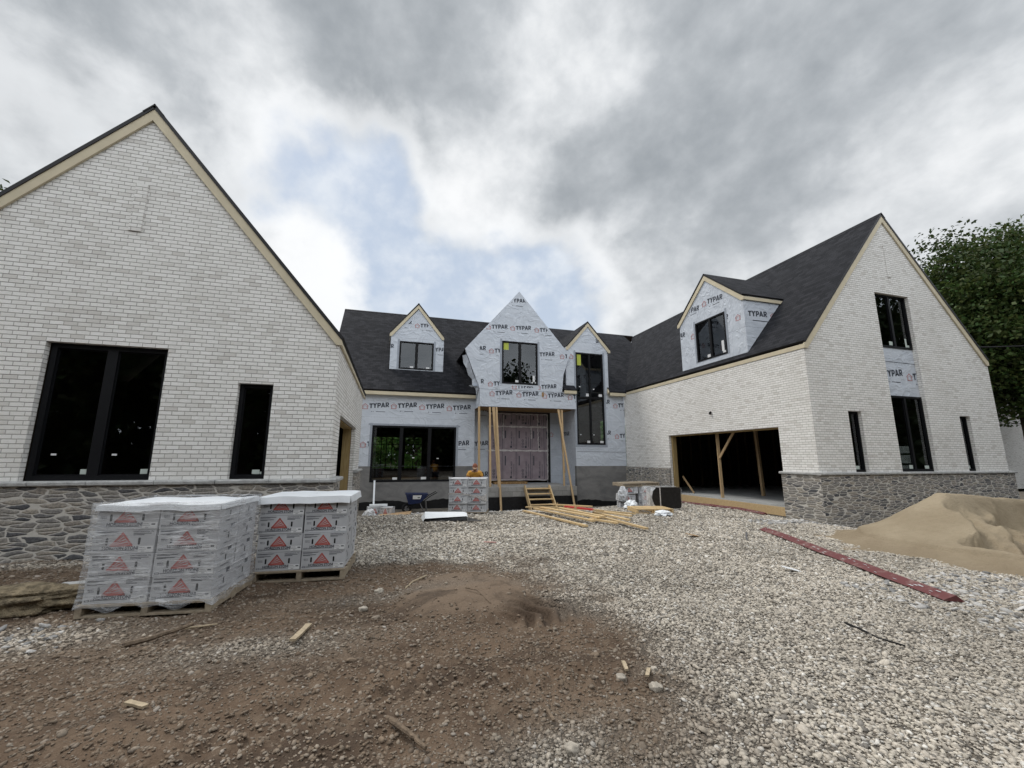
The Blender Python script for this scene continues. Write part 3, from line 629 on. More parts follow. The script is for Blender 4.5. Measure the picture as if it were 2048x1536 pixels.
mb=MB(); wall(mb,PXm(XL0),[(Yl+.222,-.5),(YB,-.5),(YB,ze+.12),(Yl+.222,ze+.12)],[],.22,M_brick,back=M_dkwood); mb.build('side_wall',LB)
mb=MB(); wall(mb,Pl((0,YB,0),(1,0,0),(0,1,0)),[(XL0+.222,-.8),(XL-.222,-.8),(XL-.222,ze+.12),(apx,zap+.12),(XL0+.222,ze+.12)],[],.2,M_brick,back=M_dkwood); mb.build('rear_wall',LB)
mb=MB(); mb.box(XL0+.23,XL-.23,Yl+.23,YB-.21,-.3,.13,M_conc); mb.build('floor_slab',LB)
# stone base with projecting ledge
def rough_face(mb,pl,u0,u1,z0,z1,d,ma):   # stone skin with shallow relief
    mb.poly([pl.p(u0,z0,d),pl.p(u1,z0,d),pl.p(u1,z1,d),pl.p(u0,z1,d)],pl.n,ma)
mb=MB(); mb.box(XL0-.09,XL+.09,Yl-.09,Yl-.003,-.3,ZL-.075,M_stone); mb.box(XL+.003,XL+.09,Yl-.003,G1-.002,-.3,ZL-.075,M_stone); mb.build('stone_base',LB)
mb=MB(); mb.box(XL+.003,XL+.09,G2+.002,YB+.02,-.9,ZL-.075,M_stone); mb.build('stone_base',LB)
def ledge(mb,pl,u0,u1,d=.14,z=ZL,L=.78,seed=3):
    rg=random.Random(seed); u=u0
    while u<u1-.02:
        e=min(u1,u+L*rg.uniform(.85,1.15)); 
        if u1-e<.15: e=u1
        t=.0725; dd=d+rg.uniform(-.006,.006)
        a,b,c_=pl.p(u+.004,0,.003),pl.p(e-.004,0,.003),None
        prof=[(.003,z-t),(dd-.012,z-t),(dd,z-t+.014),(dd,z-.02),(dd-.022,z-.001),(.003,z+.004)]
        pts=[pl.p(u+.004,zz_,q) for q,zz_ in prof]; mb.prism(pts,pl.u*(e-u-.008),M_ledge)
        u=e
    mb.poly([pl.p(u0,z-.06,d-.03),pl.p(u1,z-.06,d-.03),pl.p(u1,z-.012,d-.03),pl.p(u0,z-.012,d-.03)],pl.n,M_ledge)
mb=MB(); ledge(mb,pf,XL0-.1,XL+.14); ledge(mb,ps,Yl-.003,G1+.03,seed=5); mb.build('ledge_course',LB); mb=MB(); ledge(mb,ps,G2-.03,YB+.03,seed=6); mb.build('ledge_course',LB)
# relief panel in the gable
mb=MB(); mb.box(-4.695,-4.508,Yl-.028,Yl-.002,5.575,6.504,M_brick); mb.build('relief_panel',LB)
# windows
window(LB,pf,W1[0]+.03,W1[1],W1[2]+.004,W1[3]-.004,d=-.10,cols=2,fw=.075,mull=.15,stick=[(-4.84,1.30,-4.71,1.40,M_stick),(-4.03,1.31,-3.91,1.40,M_stick),(-3.90,1.31,-3.86,1.36,M_stick),(-5.26,1.62,-5.19,1.65,M_label),(-4.46,1.62,-4.39,1.65,M_label)])
window(LB,pf,W2[0]+.01,W2[1],W2[2]+.004,W2[3]-.004,d=-.10,cols=1,fw=.06,stick=[(-2.37,1.29,-2.25,1.38,M_stick),(-2.245,1.29,-2.20,1.345,M_stick)])
# timber lined opening in the side wall
mb=MB(); jd=-.125
mb.box(XL-.36,XL-.13,G1+.002,G1+.05,.14,GZ-.04,M_treat); mb.box(XL-.36,XL-.13,G2-.05,G2-.002,.14,GZ-.04,M_treat); mb.box(XL-.36,XL-.13,G1+.002,G2-.002,GZ-.04,GZ-.003,M_treat)
mb.build('door_jamb',LB)
# roof and trim
def gable_roof(par,x0,xa,x1,y0,y1,za,s,over,th=.09,slopes=(s if False else None,)):
    pass
zt=zap+.215; xr=XL+.07
mb=MB(); slab(mb,[(xr,Yl-.06,zt-sl*(xr-apx)),(xr,16.3,zt-sl*(xr-apx)),(apx,16.3,zt),(apx,Yl-.06,zt)],.06)
xl=XL0-.07; slab(mb,[(xl,Yl-.06,zt-sl*(apx-xl)),(xl,16.3,zt-sl*(apx-xl)),(apx,16.3,zt),(apx,Yl-.06,zt)],.06)
# ridge cap
for sg in (1,-1): slab(mb,[(apx,Yl-.07,zt+.008),(apx,16.3,zt+.008),(apx+sg*.17,16.3,zt+.008-.17*sl),(apx+sg*.17,Yl-.07,zt+.008-.17*sl)],.02)
mb.build('roof',LB)
mb=MB(); k=.078   # vertical allowance for roof slab
for sg,xe in ((1,XL+.045),(-1,XL0-.045)):
    top=zt-k*1.2; he=.235
    a=(apx,Yl-.045,top); b=(xe,Yl-.045,top-sl*abs(xe-apx))
    mb.prism([a,b,(xe,Yl-.045,ze-.02),(apx+sg*(abs(xe-apx)-.10),Yl-.045,ze-.02),(apx,Yl-.045,top-he)],(0,.042,0),M_trim)
    x_=xe-sg*.001
    mb.box(min(XL+.003,x_) if sg>0 else x_,x_ if sg>0 else XL0-.003,Yl-.002,16.28,ze-.02,b[2]-.01,M_trim)
mb.build('fascia',LB)
# ================================================================== HOUSE
HS=empty('house',(6.5,20,-.6),'long house in grey house wrap with dormers, portico and white brick garage wing','house')
s1=1.16; YR,ZR=24.52,10.07
Yw,Yf,zf=20.2,19.9,4.73            # left wing wall, eave edge, eave top
# --- left wing
pw=PY(Yw); BW=(-.88,3.02,.49,3.08)
mb=MB(); wall(mb,pw,[(-2.85,1.21),(3.92,1.21),(3.92,4.75),(-2.85,4.75)],[(BW[0],BW[1],1.205,BW[3])],.2,M_wrap,back=M_dkwood)
L=3.92
for (u,z) in ((-1.36,3.86),(-.08,3.91),(1.23,3.91),(2.54,3.90)): wrap_logo(mb,pw,u,z,.225)
wrap_logo(mb,pw,-1.35,2.10,.225,hp=[(1,0,BW[0]-.11)]); wrap_logo(mb,pw,2.50,2.14,.225,hp=[(-1,0,-(BW[1]+.11)),(1,0,3.9)])
tape_round(mb,pw,*BW)
mb.poly([pw.p(-1.05,3.09,.007),pw.p(3.2,3.07,.007),pw.p(3.2,3.15,.007),pw.p(-1.05,3.17,.007)],pw.n,M_flash)
mb.build('house_wrap',HS)
def parge(pl,u0,u1,z0,z1,holes=(),name='parging',seed=1,tz=-.33):
    mb=MB(); wall(mb,pl,[(u0,z0),(u1,z0),(u1,z1),(u0,z1)],list(holes),.25,M_parge,back=M_dkwood,sides=True); mb.build(name,HS)
    # brushed on tar with a ragged upper edge
    mb=MB(); rg=random.Random(seed); n=int((u1-u0)/.12); us=[u0+(u1-u0)*i/n for i in range(n+1)]; hs=[tz+.05*math.sin(u*2.3+seed)+.06*mn.noise(Vector((u*3,seed,0)))+rg.uniform(-.02,.02) for u in us]
    for i in range(n):
        mb.poly([pl.p(us[i],z0,.006),pl.p(us[i+1],z0,.006),pl.p(us[i+1],hs[i+1],.006),pl.p(us[i],hs[i],.006)],pl.n,M_tar)
    mb.build('waterproofing',HS)
parge(PY(Yw-.012),-2.85,3.95,-1.3,1.208,[(BW[0],BW[1],BW[2],1.2079)],seed=2,tz=-.36)
window(HS,PY(Yw),BW[0]+.003,BW[1]-.003,BW[2]+.003,BW[3]-.003,d=-.01,cols=3,fw=.075,mull=.13,dep=.11,splits=[.44,1.75],stick=[(.13,.60,.34,.70,M_label),(1.42,.60,1.66,.71,M_label),(2.72,.60,2.90,.70,M_label),(.98,1.58,1.08,1.62,M_label),(2.12,1.55,2.22,1.59,M_label)])
# --- porch recess: door wall, jamb wall of the stair bay
pd=PY(20.9); D=(4.84,8.06,.32,3.96)
mb=MB(); wall(mb,pd,[(3.72,.1),(8.85,.1),(8.85,4.9),(3.72,4.9)],[(D[0],D[1],.33,D[3])],.2,M_wrap,back=M_dkwood)
wrap_logo(mb,pd,3.62,2.17,.225,hp=[(-1,0,-3.74),(1,0,4.80)]); wrap_logo(mb,pd,3.62,.62,.225,hp=[(-1,0,-3.94),(1,0,4.80)]); wrap_logo(mb,pd,3.66,3.92,.225,hp=[(-1,0,-3.94),(1,0,4.8)])
wrap_logo(mb,pd,8.16,2.78,.2,text=False)
mb.build('house_wrap',HS)
px=PXm(8.85)
mb=MB(); wall(mb,px,[(19.30,.1),(20.9,.1),(20.9,4.9),(19.30,4.9)],[],.15,M_wrap,back=M_dkwood); g_,w_=WORD; deco(mb,px,g_,M_ink,20.75,2.76,.21,flip=True); mb.build('house_wrap',HS)
mb=MB(); wall(mb,PXp(3.92),[(20.21,.1),(20.9,.1),(20.9,4.9),(20.21,4.9)],[],.1,M_wrap,back=M_dkwood); mb.build('house_wrap',HS)
# foam boards closing the doorway, seams taped
mb=MB(); pfm=PY(20.86)
mb.box(D[0]-.05,D[1]-.02,20.85,20.89,.46,1.98,M_foam); mb.box(D[0]-.05,D[1]-.02,20.85,20.89,1.985,3.22,M_foam); mb.box(D[0]-.05,D[1]-.02,20.85,20.89,3.225,D[3]-.02,M_foam)
pfm=PY(20.85); g_,w_=glyphs('FOAMULAR NGX',.02)
for (z0,z1) in ((.52,1.92),(2.06,3.18),(3.30,3.90)):
    H_=z1-z0
    for i,u in enumerate((5.0,5.75,6.55,7.30)):
        deco(mb,pfm,[rect(0,0,.03,H_)],M_ink,u+.50,z0,1)
        deco(mb,pfm,[rect(0,0,.012,H_*.9)],M_ink,u+.60,z0+.04,1); deco(mb,pfm,[rect(0,0,.06,H_*.35)],M_ink,u+.655,z0+H_*.5,1,d=.003)
        deco(mb,pfm,[[(-y,x) for x,y in po] for po in g_],M_ink,u+.30,z0+.10,.075 if H_>1 else .055)
        if i%2==0:
            for k in range(3):
                cz=z0+.13+k*.155; ring=[]
                for q in range(14):
                    a,b=2*math.pi*q/14,2*math.pi*(q+1)/14; ring.append([(.062*math.cos(a),.062*math.sin(a)),(.062*math.cos(b),.062*math.sin(b)),(.040*math.cos(b),.040*math.sin(b)),(.040*math.cos(a),.040*math.sin(a))])
                ring.append([(-.02,-.02),(.02,-.02),(.005,.03)]); deco(mb,pfm,ring,M_ink,u+.08,cz,1)
        deco(mb,pfm,[rect(0,0,.10,.10)],M_ink,u+.19,z0+.06,1); deco(mb,pfm,[rect(0,0,.022,H_*.45)],M_ink,u+.385,z0+H_*.1,1)
mb.build('foam_board',HS)
mb=MB(); rg=random.Random(4)
def strip(mb,a,b,wd,ma,n=18,jit=.012):
    a,b=Vector(a),Vector(b); d=b-a; t=d.cross(Vector((0,1,0))).normalized()
    pr=None
    for i in range(n+1):
        c_=a+d*(i/n)+t*rg.uniform(-jit,jit)+Vector((0,-rg.uniform(0,.02),0)); w2=wd*rg.uniform(.5,1.3)/2; q=(c_-t*w2,c_+t*w2)
        if pr: mb.poly([pr[0],q[0],q[1],pr[1]],(0,-1,0),ma)
        pr=q
for z_ in (1.98,3.22): strip(mb,(D[0]-.15,20.84,z_),(D[1]+.05,20.84,z_),.085,M_foil,26)
strip(mb,(D[1]-.06,20.84,.5),(D[1]-.04,20.84,3.9),.06,M_foil,24); strip(mb,(7.50,20.84,2.0),(7.45,20.84,3.9),.05,M_foil,20,.02); strip(mb,(7.1,20.84,2.6),(7.09,20.84,3.2),.05,M_foil); strip(mb,(5.55,20.84,2.6),(5.56,20.84,3.8),.035,M_foil); strip(mb,(D[0],20.84,.50),(D[1]-.05,20.84,.47),.03,M_foil)
strip(mb,(D[0],20.84,3.88),(D[1],20.84,3.9),.03,M_foil,20,.03); mb.build('seam_tape',HS)
mb=MB(); mb.box(D[1]-.015,D[1]+.10,20.82,20.888,.34,3.98,M_tar); mb.box(D[0]-.12,D[1]+.10,20.82,20.888,3.945,4.0,M_dkwood); mb.build('door_frame',HS)
# --- right bay: stair window wall running to the brick wing
pr_=PY(19.09); TW=(8.945,10.50,2.27,7.02); apT,zaT=9.72,8.70
mb=MB()
wall(mb,pr_,[(8.85,1.22),(11.67,1.22),(11.67,4.95),(8.85,4.95)],[(TW[0],TW[1],TW[2],4.9499)],.2,M_wrap,back=M_dkwood)
wall(mb,pr_,[(8.40,4.95),(10.80,4.95),(10.80,7.25),(9.6,8.62),(8.40,7.25)],[(TW[0],TW[1],4.9501,TW[3])],.2,M_wrap,back=M_dkwood)
for a in (8.40,10.80): mb.poly([(a,19.29,4.95),(a,22.5,4.95),(a,22.5,7.25),(a,19.29,7.25)],(-1 if a<9 else 1,0,0),M_wrap)
wrap_logo(mb,pr_,9.74,4.32,.21,hp=[(-1,0,-10.62)]); wrap_logo(mb,pr_,11.05,4.22,.21,hp=[(1,0,11.66)]); wrap_logo(mb,pr_,9.74,2.72,.21,hp=[(-1,0,-10.62)]); wrap_logo(mb,pr_,11.07,2.63,.21,hp=[(1,0,11.66)])
wrap_logo(mb,pr_,8.60,6.70,.21,hp=[(1,0,8.84)])
deco(mb,pr_,[[(-y,x) for x,y in po] for po in glyphs('RD',.03)[0]],M_ink,10.30,7.62,.15)
tape_round(mb,pr_,*TW); mb.poly([pr_.p(8.82,2.15,.007),pr_.p(10.62,2.15,.007),pr_.p(10.62,2.265,.007),pr_.p(8.82,2.265,.007)],pr_.n,M_flash)
mb.poly([pr_.p(8.9,1.92,.005),pr_.p(11.66,1.90,.005),pr_.p(11.66,1.915,.005),pr_.p(8.9,1.935,.005)],pr_.n,M_ink)
mb.build('house_wrap',HS)
parge(PY(19.078),8.86,11.67,-1.3,1.218,seed=5,tz=-.45)
window(HS,pr_,TW[0]+.003,TW[1]-.003,TW[2]+.003,TW[3]-.003,d=.02,cols=2,rows=(4.65,),fw=.065,mull=.09,dep=.1,stick=[(9.02,6.35,9.26,6.93,M_ystick),(9.50,4.74,9.66,4.88,M_label),(10.22,4.74,10.42,4.88,M_label),(9.50,2.36,9.66,2.47,M_label),(10.22,2.36,10.42,2.47,M_label),(9.12,5.2,9.2,5.25,M_label),(9.9,5.1,9.98,5.15,M_label),(9.12,2.75,9.18,2.79,M_label),(9.85,2.75,9.91,2.79,M_label)])
# --- portico gable on posts
pp=PY(18.95); PWn=(4.97,6.81,5.14,7.28)
mb=MB()
wall(mb,pp,[(3.92,4.0),(8.849,4.03),(8.849,4.86),(3.90,4.86)],[],.14,M_wrap,back=M_osb)
wall(mb,pp,[(3.88,4.861),(8.10,4.861),(8.19,5.74),(8.57,6.80),(5.86,9.93),(3.15,6.74)],[PWn],.12,M_wrap,back=M_osb)
mb.poly([(3.92,19.09,4.0),(3.92,20.2,4.0),(3.92,20.2,5.4),(3.92,19.09,5.4)],(-1,0,0),M_wrap)
def cl(side):   # keep print inside the kite
    return {'L':[(-1,-.39,-(3.88+.39*4.861)+.02)], 'R':[]}[side]
rk=[(1.175,1,9.93+1.175*5.86-.12),(-1.175,1,9.93-1.175*5.86-.12)]
for (u,z) in ((4.18,7.84),(5.41,7.89),(6.68,7.90)): wrap_logo(mb,pp,u,z,.205,hp=rk)
wrap_logo(mb,pp,5.13,9.30,.205,hp=rk,logo=False); wrap_logo(mb,pp,3.10,6.66,.205,hp=[(-1,0,-3.86)]); wrap_logo(mb,pp,4.34,6.64,.205,hp=[(1,0,PWn[0]-.11)])
wrap_logo(mb,pp,6.66,6.62,.205,hp=[(-1,0,-(PWn[1]+.10))]); wrap_logo(mb,pp,8.04,6.62,.205,hp=[(1,0,8.42)]); wrap_logo(mb,pp,3.02,5.02,.205,hp=[(-1,0,-3.94)])
wrap_logo(mb,pp,4.31,5.01,.205,hp=[(1,0,PWn[0]-.11)]); wrap_logo(mb,pp,5.50,4.93,.205,hp=[(0,1,5.07)]); wrap_logo(mb,pp,6.74,4.97,.205,hp=[(-1,0,-(PWn[1]+.02))])
for (u,z) in ((4.39,4.54),(5.73,4.54),(7.07,4.54)): wrap_logo(mb,pp,u,z,.215)
wrap_logo(mb,pp,8.43,4.54,.215,hp=[(1,0,8.84)])
g_,w_=WORD; deco(mb,PXm(3.92),[[(x*.8-y*.75,x*.75+y*.8) for x,y in po] for po in g_],M_ink,19.9,4.30,.16,flip=True)
tape_round(mb,pp,*PWn)
mb.poly([pp.p(3.95,4.82,.006),pp.p(8.09,4.84,.006),pp.p(8.09,4.855,.006),pp.p(3.95,4.835,.006)],pp.n,M_flash)
mb.box(7.02,7.12,18.93,18.949,4.58,4.80,M_osb)
mb.build('portico_gable',HS)
mb=MB(); mb.face([(3.93,19.1,4.02),(3.93,20.89,4.02),(8.84,20.89,4.02),(8.84,19.1,4.02)],M_osb); mb.build('soffit',HS)
window(HS,pp,PWn[0]+.003,PWn[1]-.003,PWn[2]+.003,PWn[3]-.003,d=.02,cols=2,fw=.065,mull=.11,dep=.1,stick=[(5.06,6.84,5.31,7.20,M_ystick),(5.66,5.24,5.82,5.35,M_label),(6.56,5.22,6.67,5.62,M_label),(6.50,5.21,6.74,5.30,M_label)])
# portico roof and loose wrap flaps
mb=MB()
for sg,xe,zeav in ((-1,3.13,6.74),(1,8.59,6.80)): slab(mb,[(5.86,19.0,9.93),(5.86,24.5,9.93),(xe,24.5,zeav-.03),(xe,19.0,zeav-.03)],.06)
mb.build('portico_roof',HS)
mb=MB(); rg=random.Random(9)
def flap(mb,pts,wd,y,ma=M_wrap,side=-1):
    pr=None
    for i,(u,z) in enumerate(pts):
        q=(Vector((u,y+rg.uniform(-.04,.08),z)),Vector((u+side*wd*rg.uniform(.4,1.2),y+.25+rg.uniform(0,.2),z+rg.uniform(-.08,.04))))
        if pr: mb.face([pr[0],q[0],q[1],pr[1]],ma)
        pr=q
flap(mb,[(3.22,6.45),(3.32,6.2),(3.45,5.9),(3.55,5.6),(3.68,5.3),(3.80,5.0),(3.88,4.9)],.20,18.98)
mb.build('loose_wrap_flap',HS); mb=MB(); flap(mb,[(8.50,6.55),(8.42,6.3),(8.36,6.05),(8.28,5.8)],.12,18.98,side=1)
mb.build('loose_wrap_flap',HS); mb=MB(); flap(mb,[(3.5,5.0),(3.62,4.95),(3.8,4.94)],.14,18.99); mb.build('loose_wrap_flap',HS)
# --- porch of concrete block
mb=MB(); mb.box(3.95,8.44,18.2,20.88,-.10,.32,M_cmu); mb.box(3.96,8.43,18.21,20.87,-1.2,-.102,M_tar)
mb.box(5.0,6.7,20.3,20.8,.322,.42,M_osb); mb.build('porch',HS)
# --- main roofs
mb=MB(); slab(mb,[(-2.97,Yf,zf),(8.3,Yf,zf),(8.3,YR,ZR),(-2.97,YR,ZR)],.10)
slab(mb,[(-2.97,2*YR-Yf,zf),(15.9,2*YR-Yf,zf),(15.9,YR,ZR),(-2.97,YR,ZR)],.10)
q=(ZR-4.99)/(YR-18.79)
slab(mb,[(8.17,18.79,4.99),(8.84,18.79,4.99),(8.84,YR,ZR),(8.17,YR,ZR)],.10); slab(mb,[(8.842,19.30,4.99+.51*q),(10.70,19.30,4.99+.51*q),(10.70,YR,ZR),(8.842,YR,ZR)],.10)
slab(mb,[(10.702,18.79,4.99),(15.9,18.79,4.99),(15.1,YR,ZR),(10.702,YR,ZR)],.10); mb.build('main_roof',HS)
mb=MB(); mb.box(-2.9,3.9,Yf+.03,Yf+.07,4.50,4.655,M_trim); mb.box(-2.9,3.9,Yf+.07,Yw-.002,4.50,4.52,M_trim); mb.build('eave_fascia',HS); mb=MB()
mb.box(8.175,8.845,18.82,18.86,4.79,4.94,M_trim); mb.box(8.2,8.845,18.86,18.95,4.79,4.81,M_trim); mb.build('eave_fascia',HS); mb=MB()
mb.box(10.72,11.63,18.82,18.86,4.79,4.94,M_trim); mb.box(10.72,11.66,18.86,19.088,4.79,4.81,M_trim); mb.obox((10.68,18.95,5.02),((.25,.6,.75),(0.97,-.15,-.2),(0,.78,-.62)),(.16,.03,.06),M_trim)
mb.build('eave_fascia',HS)
# roofs over dormer / stair bay
def dormer_roof(name,pl_u,xa,za,half,sl_,y0,y1,par,edge=.05,fh=.20,axis='Y',fy=None,facing=1,wallx=None):
    # ridge at u=xa; front at y0 (towards viewer), back y1
    P=pl_u
    mb=MB(); e=za-sl_*half
    for sg in (-1,1): slab(mb,[P(xa,y0,za),P(xa,y1,za),P(xa+sg*half,y1,e),P(xa+sg*half,y0,e)],.055)
    rf=mb.build(name,par)
    mb=MB(); d=(P(0,1,0)-P(0,0,0)); t=.075*1.25
    for sg in (-1,1):
        mb.prism([P(xa,y0+.015,za-t),P(xa+sg*half,y0+.015,e-t),P(xa+sg*half,y0+.015,e-t-fh*.62),P(xa+sg*(half-.1),y0+.015,e-t-fh*.62),P(xa,y0+.015,za-t-fh)],d*.04,M_trim)
        c1=P(xa+sg*(half-.03),y0+.056,e-t*.9-fh*.60); c2=P(xa+sg*(half-.003),y1-.2,e-t*.9)
        lo=Vector((min(c1.x,c2.x),min(c1.y,c2.y),min(c1.z,c2.z))); hi=Vector((max(c1.x,c2.x),max(c1.y,c2.y),max(c1.z,c2.z)))
        mb.box(lo.x,hi.x,lo.y,hi.y,lo.z,hi.z,M_trim)
    mb.build('dormer_fascia',par)
dormer_roof('stair_bay_roof',lambda u,y,z:Vector((u,y,z)),9.68,8.76,1.27,1.13,19.03,23.2,HS)
# --- dormer on the left wing
pdl=PY(20.95); DL=(-.29,2.36); DW=(.15,1.85,5.98,7.42)
dm=MB(); wall(dm,pdl,[(DL[0],5.86),(DL[1],5.86),(DL[1],7.62),(1.035,9.2),(DL[0],7.62)],[DW],.15,M_wrap,back=M_dkwood)
for a in DL: dm.poly([(a,21.10,5.86),(a,22.6,5.86),(a,22.6,7.65),(a,21.10,7.65)],(-1 if a<1 else 1,0,0),M_wrap)
rkd=[(1.22,1,9.2+1.22*1.035-.22),(-1.22,1,9.2-1.22*1.035-.22)]
wrap_logo(dm,pdl,.88,8.22,.20,hp=rkd); wrap_logo(dm,pdl,-.35,8.28,.20,hp=rkd+[(-1,0,.05)]); wrap_logo(dm,pdl,-1.17,6.95,.20,hp=[(-1,0,-(DL[0]+.02)),(1,0,DW[0]-.1)]); wrap_logo(dm,pdl,1.53,6.98,.20,hp=[(-1,0,-(DW[1]+.09)),(1,0,DL[1]-.02)])
tape_round(dm,pdl,*DW); do=dm.build('dormer',HS); do['label']='gabled dormer on the roof left of the portico'
window(HS,pdl,DW[0]+.003,DW[1]-.003,DW[2]+.003,DW[3]-.003,d=.02,cols=2,fw=.06,mull=.10,dep=.1,stick=[(.70,6.05,.87,6.15,M_label),(1.50,6.05,1.67,6.14,M_label)])
dormer_roof('dormer_roof',lambda u,y,z:Vector((u,y,z)),1.0,9.50,1.36,1.22,20.88,24.1,HS)
# --- brick garage wing on the right
XR,YG,XRR=11.67,9.03,20.15; XA,ZA=15.91,9.78; sr=1.155; zeR=ZA-sr*(XA-XR)
pg=PXm(XR); pgf=PY(YG); O1,O2,OT,OB=10.174,15.58,2.585,.16
mb=MB(); wall(mb,pg,[(YG+.262,-.7),(19.07,-.7),(19.07,zeR),(YG+.262,zeR)],[(O1,O2,OB,OT)],.22,M_brick,back=M_dkwood,revd=.11); mb.build('garage_wall',HS)
NW1=(13.10,13.64,ZL,3.02); NW2=(18.13,18.66,ZL,3.02); CW=(15.03,16.62,ZL,7.03)
mb=MB(); wall(mb,pgf,[(XR,-1),(XRR,-1),(XRR,zeR),(XA,ZA),(XR,zeR)],[NW1,CW,NW2],.26,M_brick,back=M_dkwood,revd=.15); mb.build('gable_wall',HS)
mb=MB(); wall(mb,PXp(XRR),[(YG+.262,-1),(24,-1),(24,zeR),(YG+.262,zeR)],[(11.6,13.4,1.0,2.2)],.22,M_brick,back=M_dkwood); mb.build('side_wall',HS)
mb=MB(); mb.box(15.79,15.96,YG-.022,YG-.002,7.64,8.78,M_brick); mb.build('relief_panel',HS)
pin=PY(YG+.13)
mb=MB(); wall(mb,pin,[(CW[0]-.05,3.60),(CW[1]+.05,3.60),(CW[1]+.05,5.20),(CW[0]-.05,5.20)],[],.1,M_wrap,back=M_dkwood)
wrap_logo(mb,pin,14.84,4.20,.215,hp=[(-1,0,-CW[0])]); wrap_logo(mb,pin,16.16,4.17,.215,hp=[(1,0,CW[1])])
mb.poly([pin.p(CW[0],4.72,.004),pin.p(CW[1],4.70,.004),pin.p(CW[1],4.718,.004),pin.p(CW[0],4.738,.004)],pin.n,M_ink); mb.build('house_wrap',HS)
window(HS,pgf,CW[0]+.003,CW[1]-.003,5.20,CW[3]-.004,d=-.10,cols=2,fw=.06,mull=.09,stick=[(15.60,5.30,15.76,5.43,M_stick),(16.36,5.28,16.54,5.36,M_stick),(16.36,5.36,16.44,5.58,M_stick)])
window(HS,pgf,CW[0]+.003,CW[1]-.003,ZL+.004,3.60,d=-.10,cols=2,fw=.06,mull=.09,stick=[(15.60,1.30,15.76,1.42,M_stick),(16.30,1.30,16.50,1.40,M_stick)])
for n_ in (NW1,NW2): window(HS,pgf,n_[0]+.003,n_[1]-.003,n_[2]+.004,n_[3]-.004,d=-.10,cols=1,fw=.05,stick=[(n_[0]+.14,1.30,n_[0]+.36,1.40,M_stick)])
mb=MB(); mb.box(XR-.09,XR-.003,YG-.09,O1-.002,-.8,ZL-.075,M_stone); mb.box(XR-.003,XRR+.09,YG-.09,YG-.003,-1.2,ZL-.075,M_stone); mb.build('stone_base',HS); mb=MB(); mb.box(XR-.07,XR-.003,O2+.002,19.07,-1.3,ZL-.03,M_stone); mb.build('stone_base',HS)
mb=MB(); ledge(mb,pg,YG-.003,O1+.04,seed=11); ledge(mb,pgf,XR-.14,XRR+.14,seed=12,L=.62); mb.build('ledge_course',HS)
# roof
zt2=ZA+.235; xe=XR-.03
mb=MB(); slab(mb,[(xe,YG-.06,zt2-sr*(XA-xe)),(xe,18.85,zt2-sr*(XA-xe)),(XA,24.6,zt2),(XA,YG-.06,zt2)],.07)
xq=2*XA-xe; slab(mb,[(xq,YG-.06,zt2-sr*(XA-xe)),(xq,24.6,zt2-sr*(XA-xe)),(XA,24.6,zt2),(XA,YG-.06,zt2)],.07)
for sg in (1,-1): slab(mb,[(XA,YG-.07,zt2+.008),(XA,24.4,zt2+.008),(XA+sg*.16,24.4,zt2+.008-.16*sr),(XA+sg*.16,YG-.07,zt2+.008-.16*sr)],.018)
mb.build('garage_roof',HS)
mb=MB(); t=.107
for sg,xx in ((-1,XR-.02),(1,XRR+.02)):
    a=(XA,YG-.045,zt2-t); e=zt2-t-sr*abs(xx-XA); mb.prism([a,(xx,YG-.045,e),(xx,YG-.045,e-.13),(xx-sg*.12,YG-.045,e-.13),(XA,YG-.045,zt2-t-.235)],(0,.042,0),M_trim)
    if sg<0: mb.box(XR-.019,XR-.003,YG-.002,18.81,e-.13,e+.0,M_trim)
    else: mb.box(XRR+.003,XRR+.019,YG-.002,24,e-.13,e,M_trim)
mb.build('garage_fascia',HS)
# garage interior
mb=MB(); mb.box(XR-.02,XRR-.25,YG+.28,18.9,-.2,OB,M_conc); mb.build('garage_slab',HS)
mb=MB(); mb.box(XR-.06,XR-.022,O1-.02,O2+.02,-.12,OB-.02,M_wood); mb.build('slab_form_board',HS)
mb=MB(); mb.box(XR+.115,XR+.30,O2-.09,O2-.003,OB,OT-.05,M_treat); mb.box(XR+.115,XR+.30,O1+.003,O1+.05,OB,OT-.05,M_treat); mb.box(XR+.115,XR+.30,O1+.003,O2-.003,OT-.05,OT-.004,M_treat); mb.build('door_jamb',HS)
mb=MB(); 
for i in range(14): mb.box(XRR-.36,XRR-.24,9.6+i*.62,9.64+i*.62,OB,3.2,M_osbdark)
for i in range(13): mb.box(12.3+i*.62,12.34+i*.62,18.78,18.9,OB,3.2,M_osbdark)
mb.build('stud_wall',HS)
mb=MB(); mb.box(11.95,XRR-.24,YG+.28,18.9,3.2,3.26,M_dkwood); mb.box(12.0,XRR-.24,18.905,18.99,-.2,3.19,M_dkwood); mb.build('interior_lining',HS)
window(HS,PXp(XRR),11.6+.003,13.4-.003,1.003,2.197,d=-.03,cols=3,rows=(1.4,1.8),fw=.05,mull=.04)
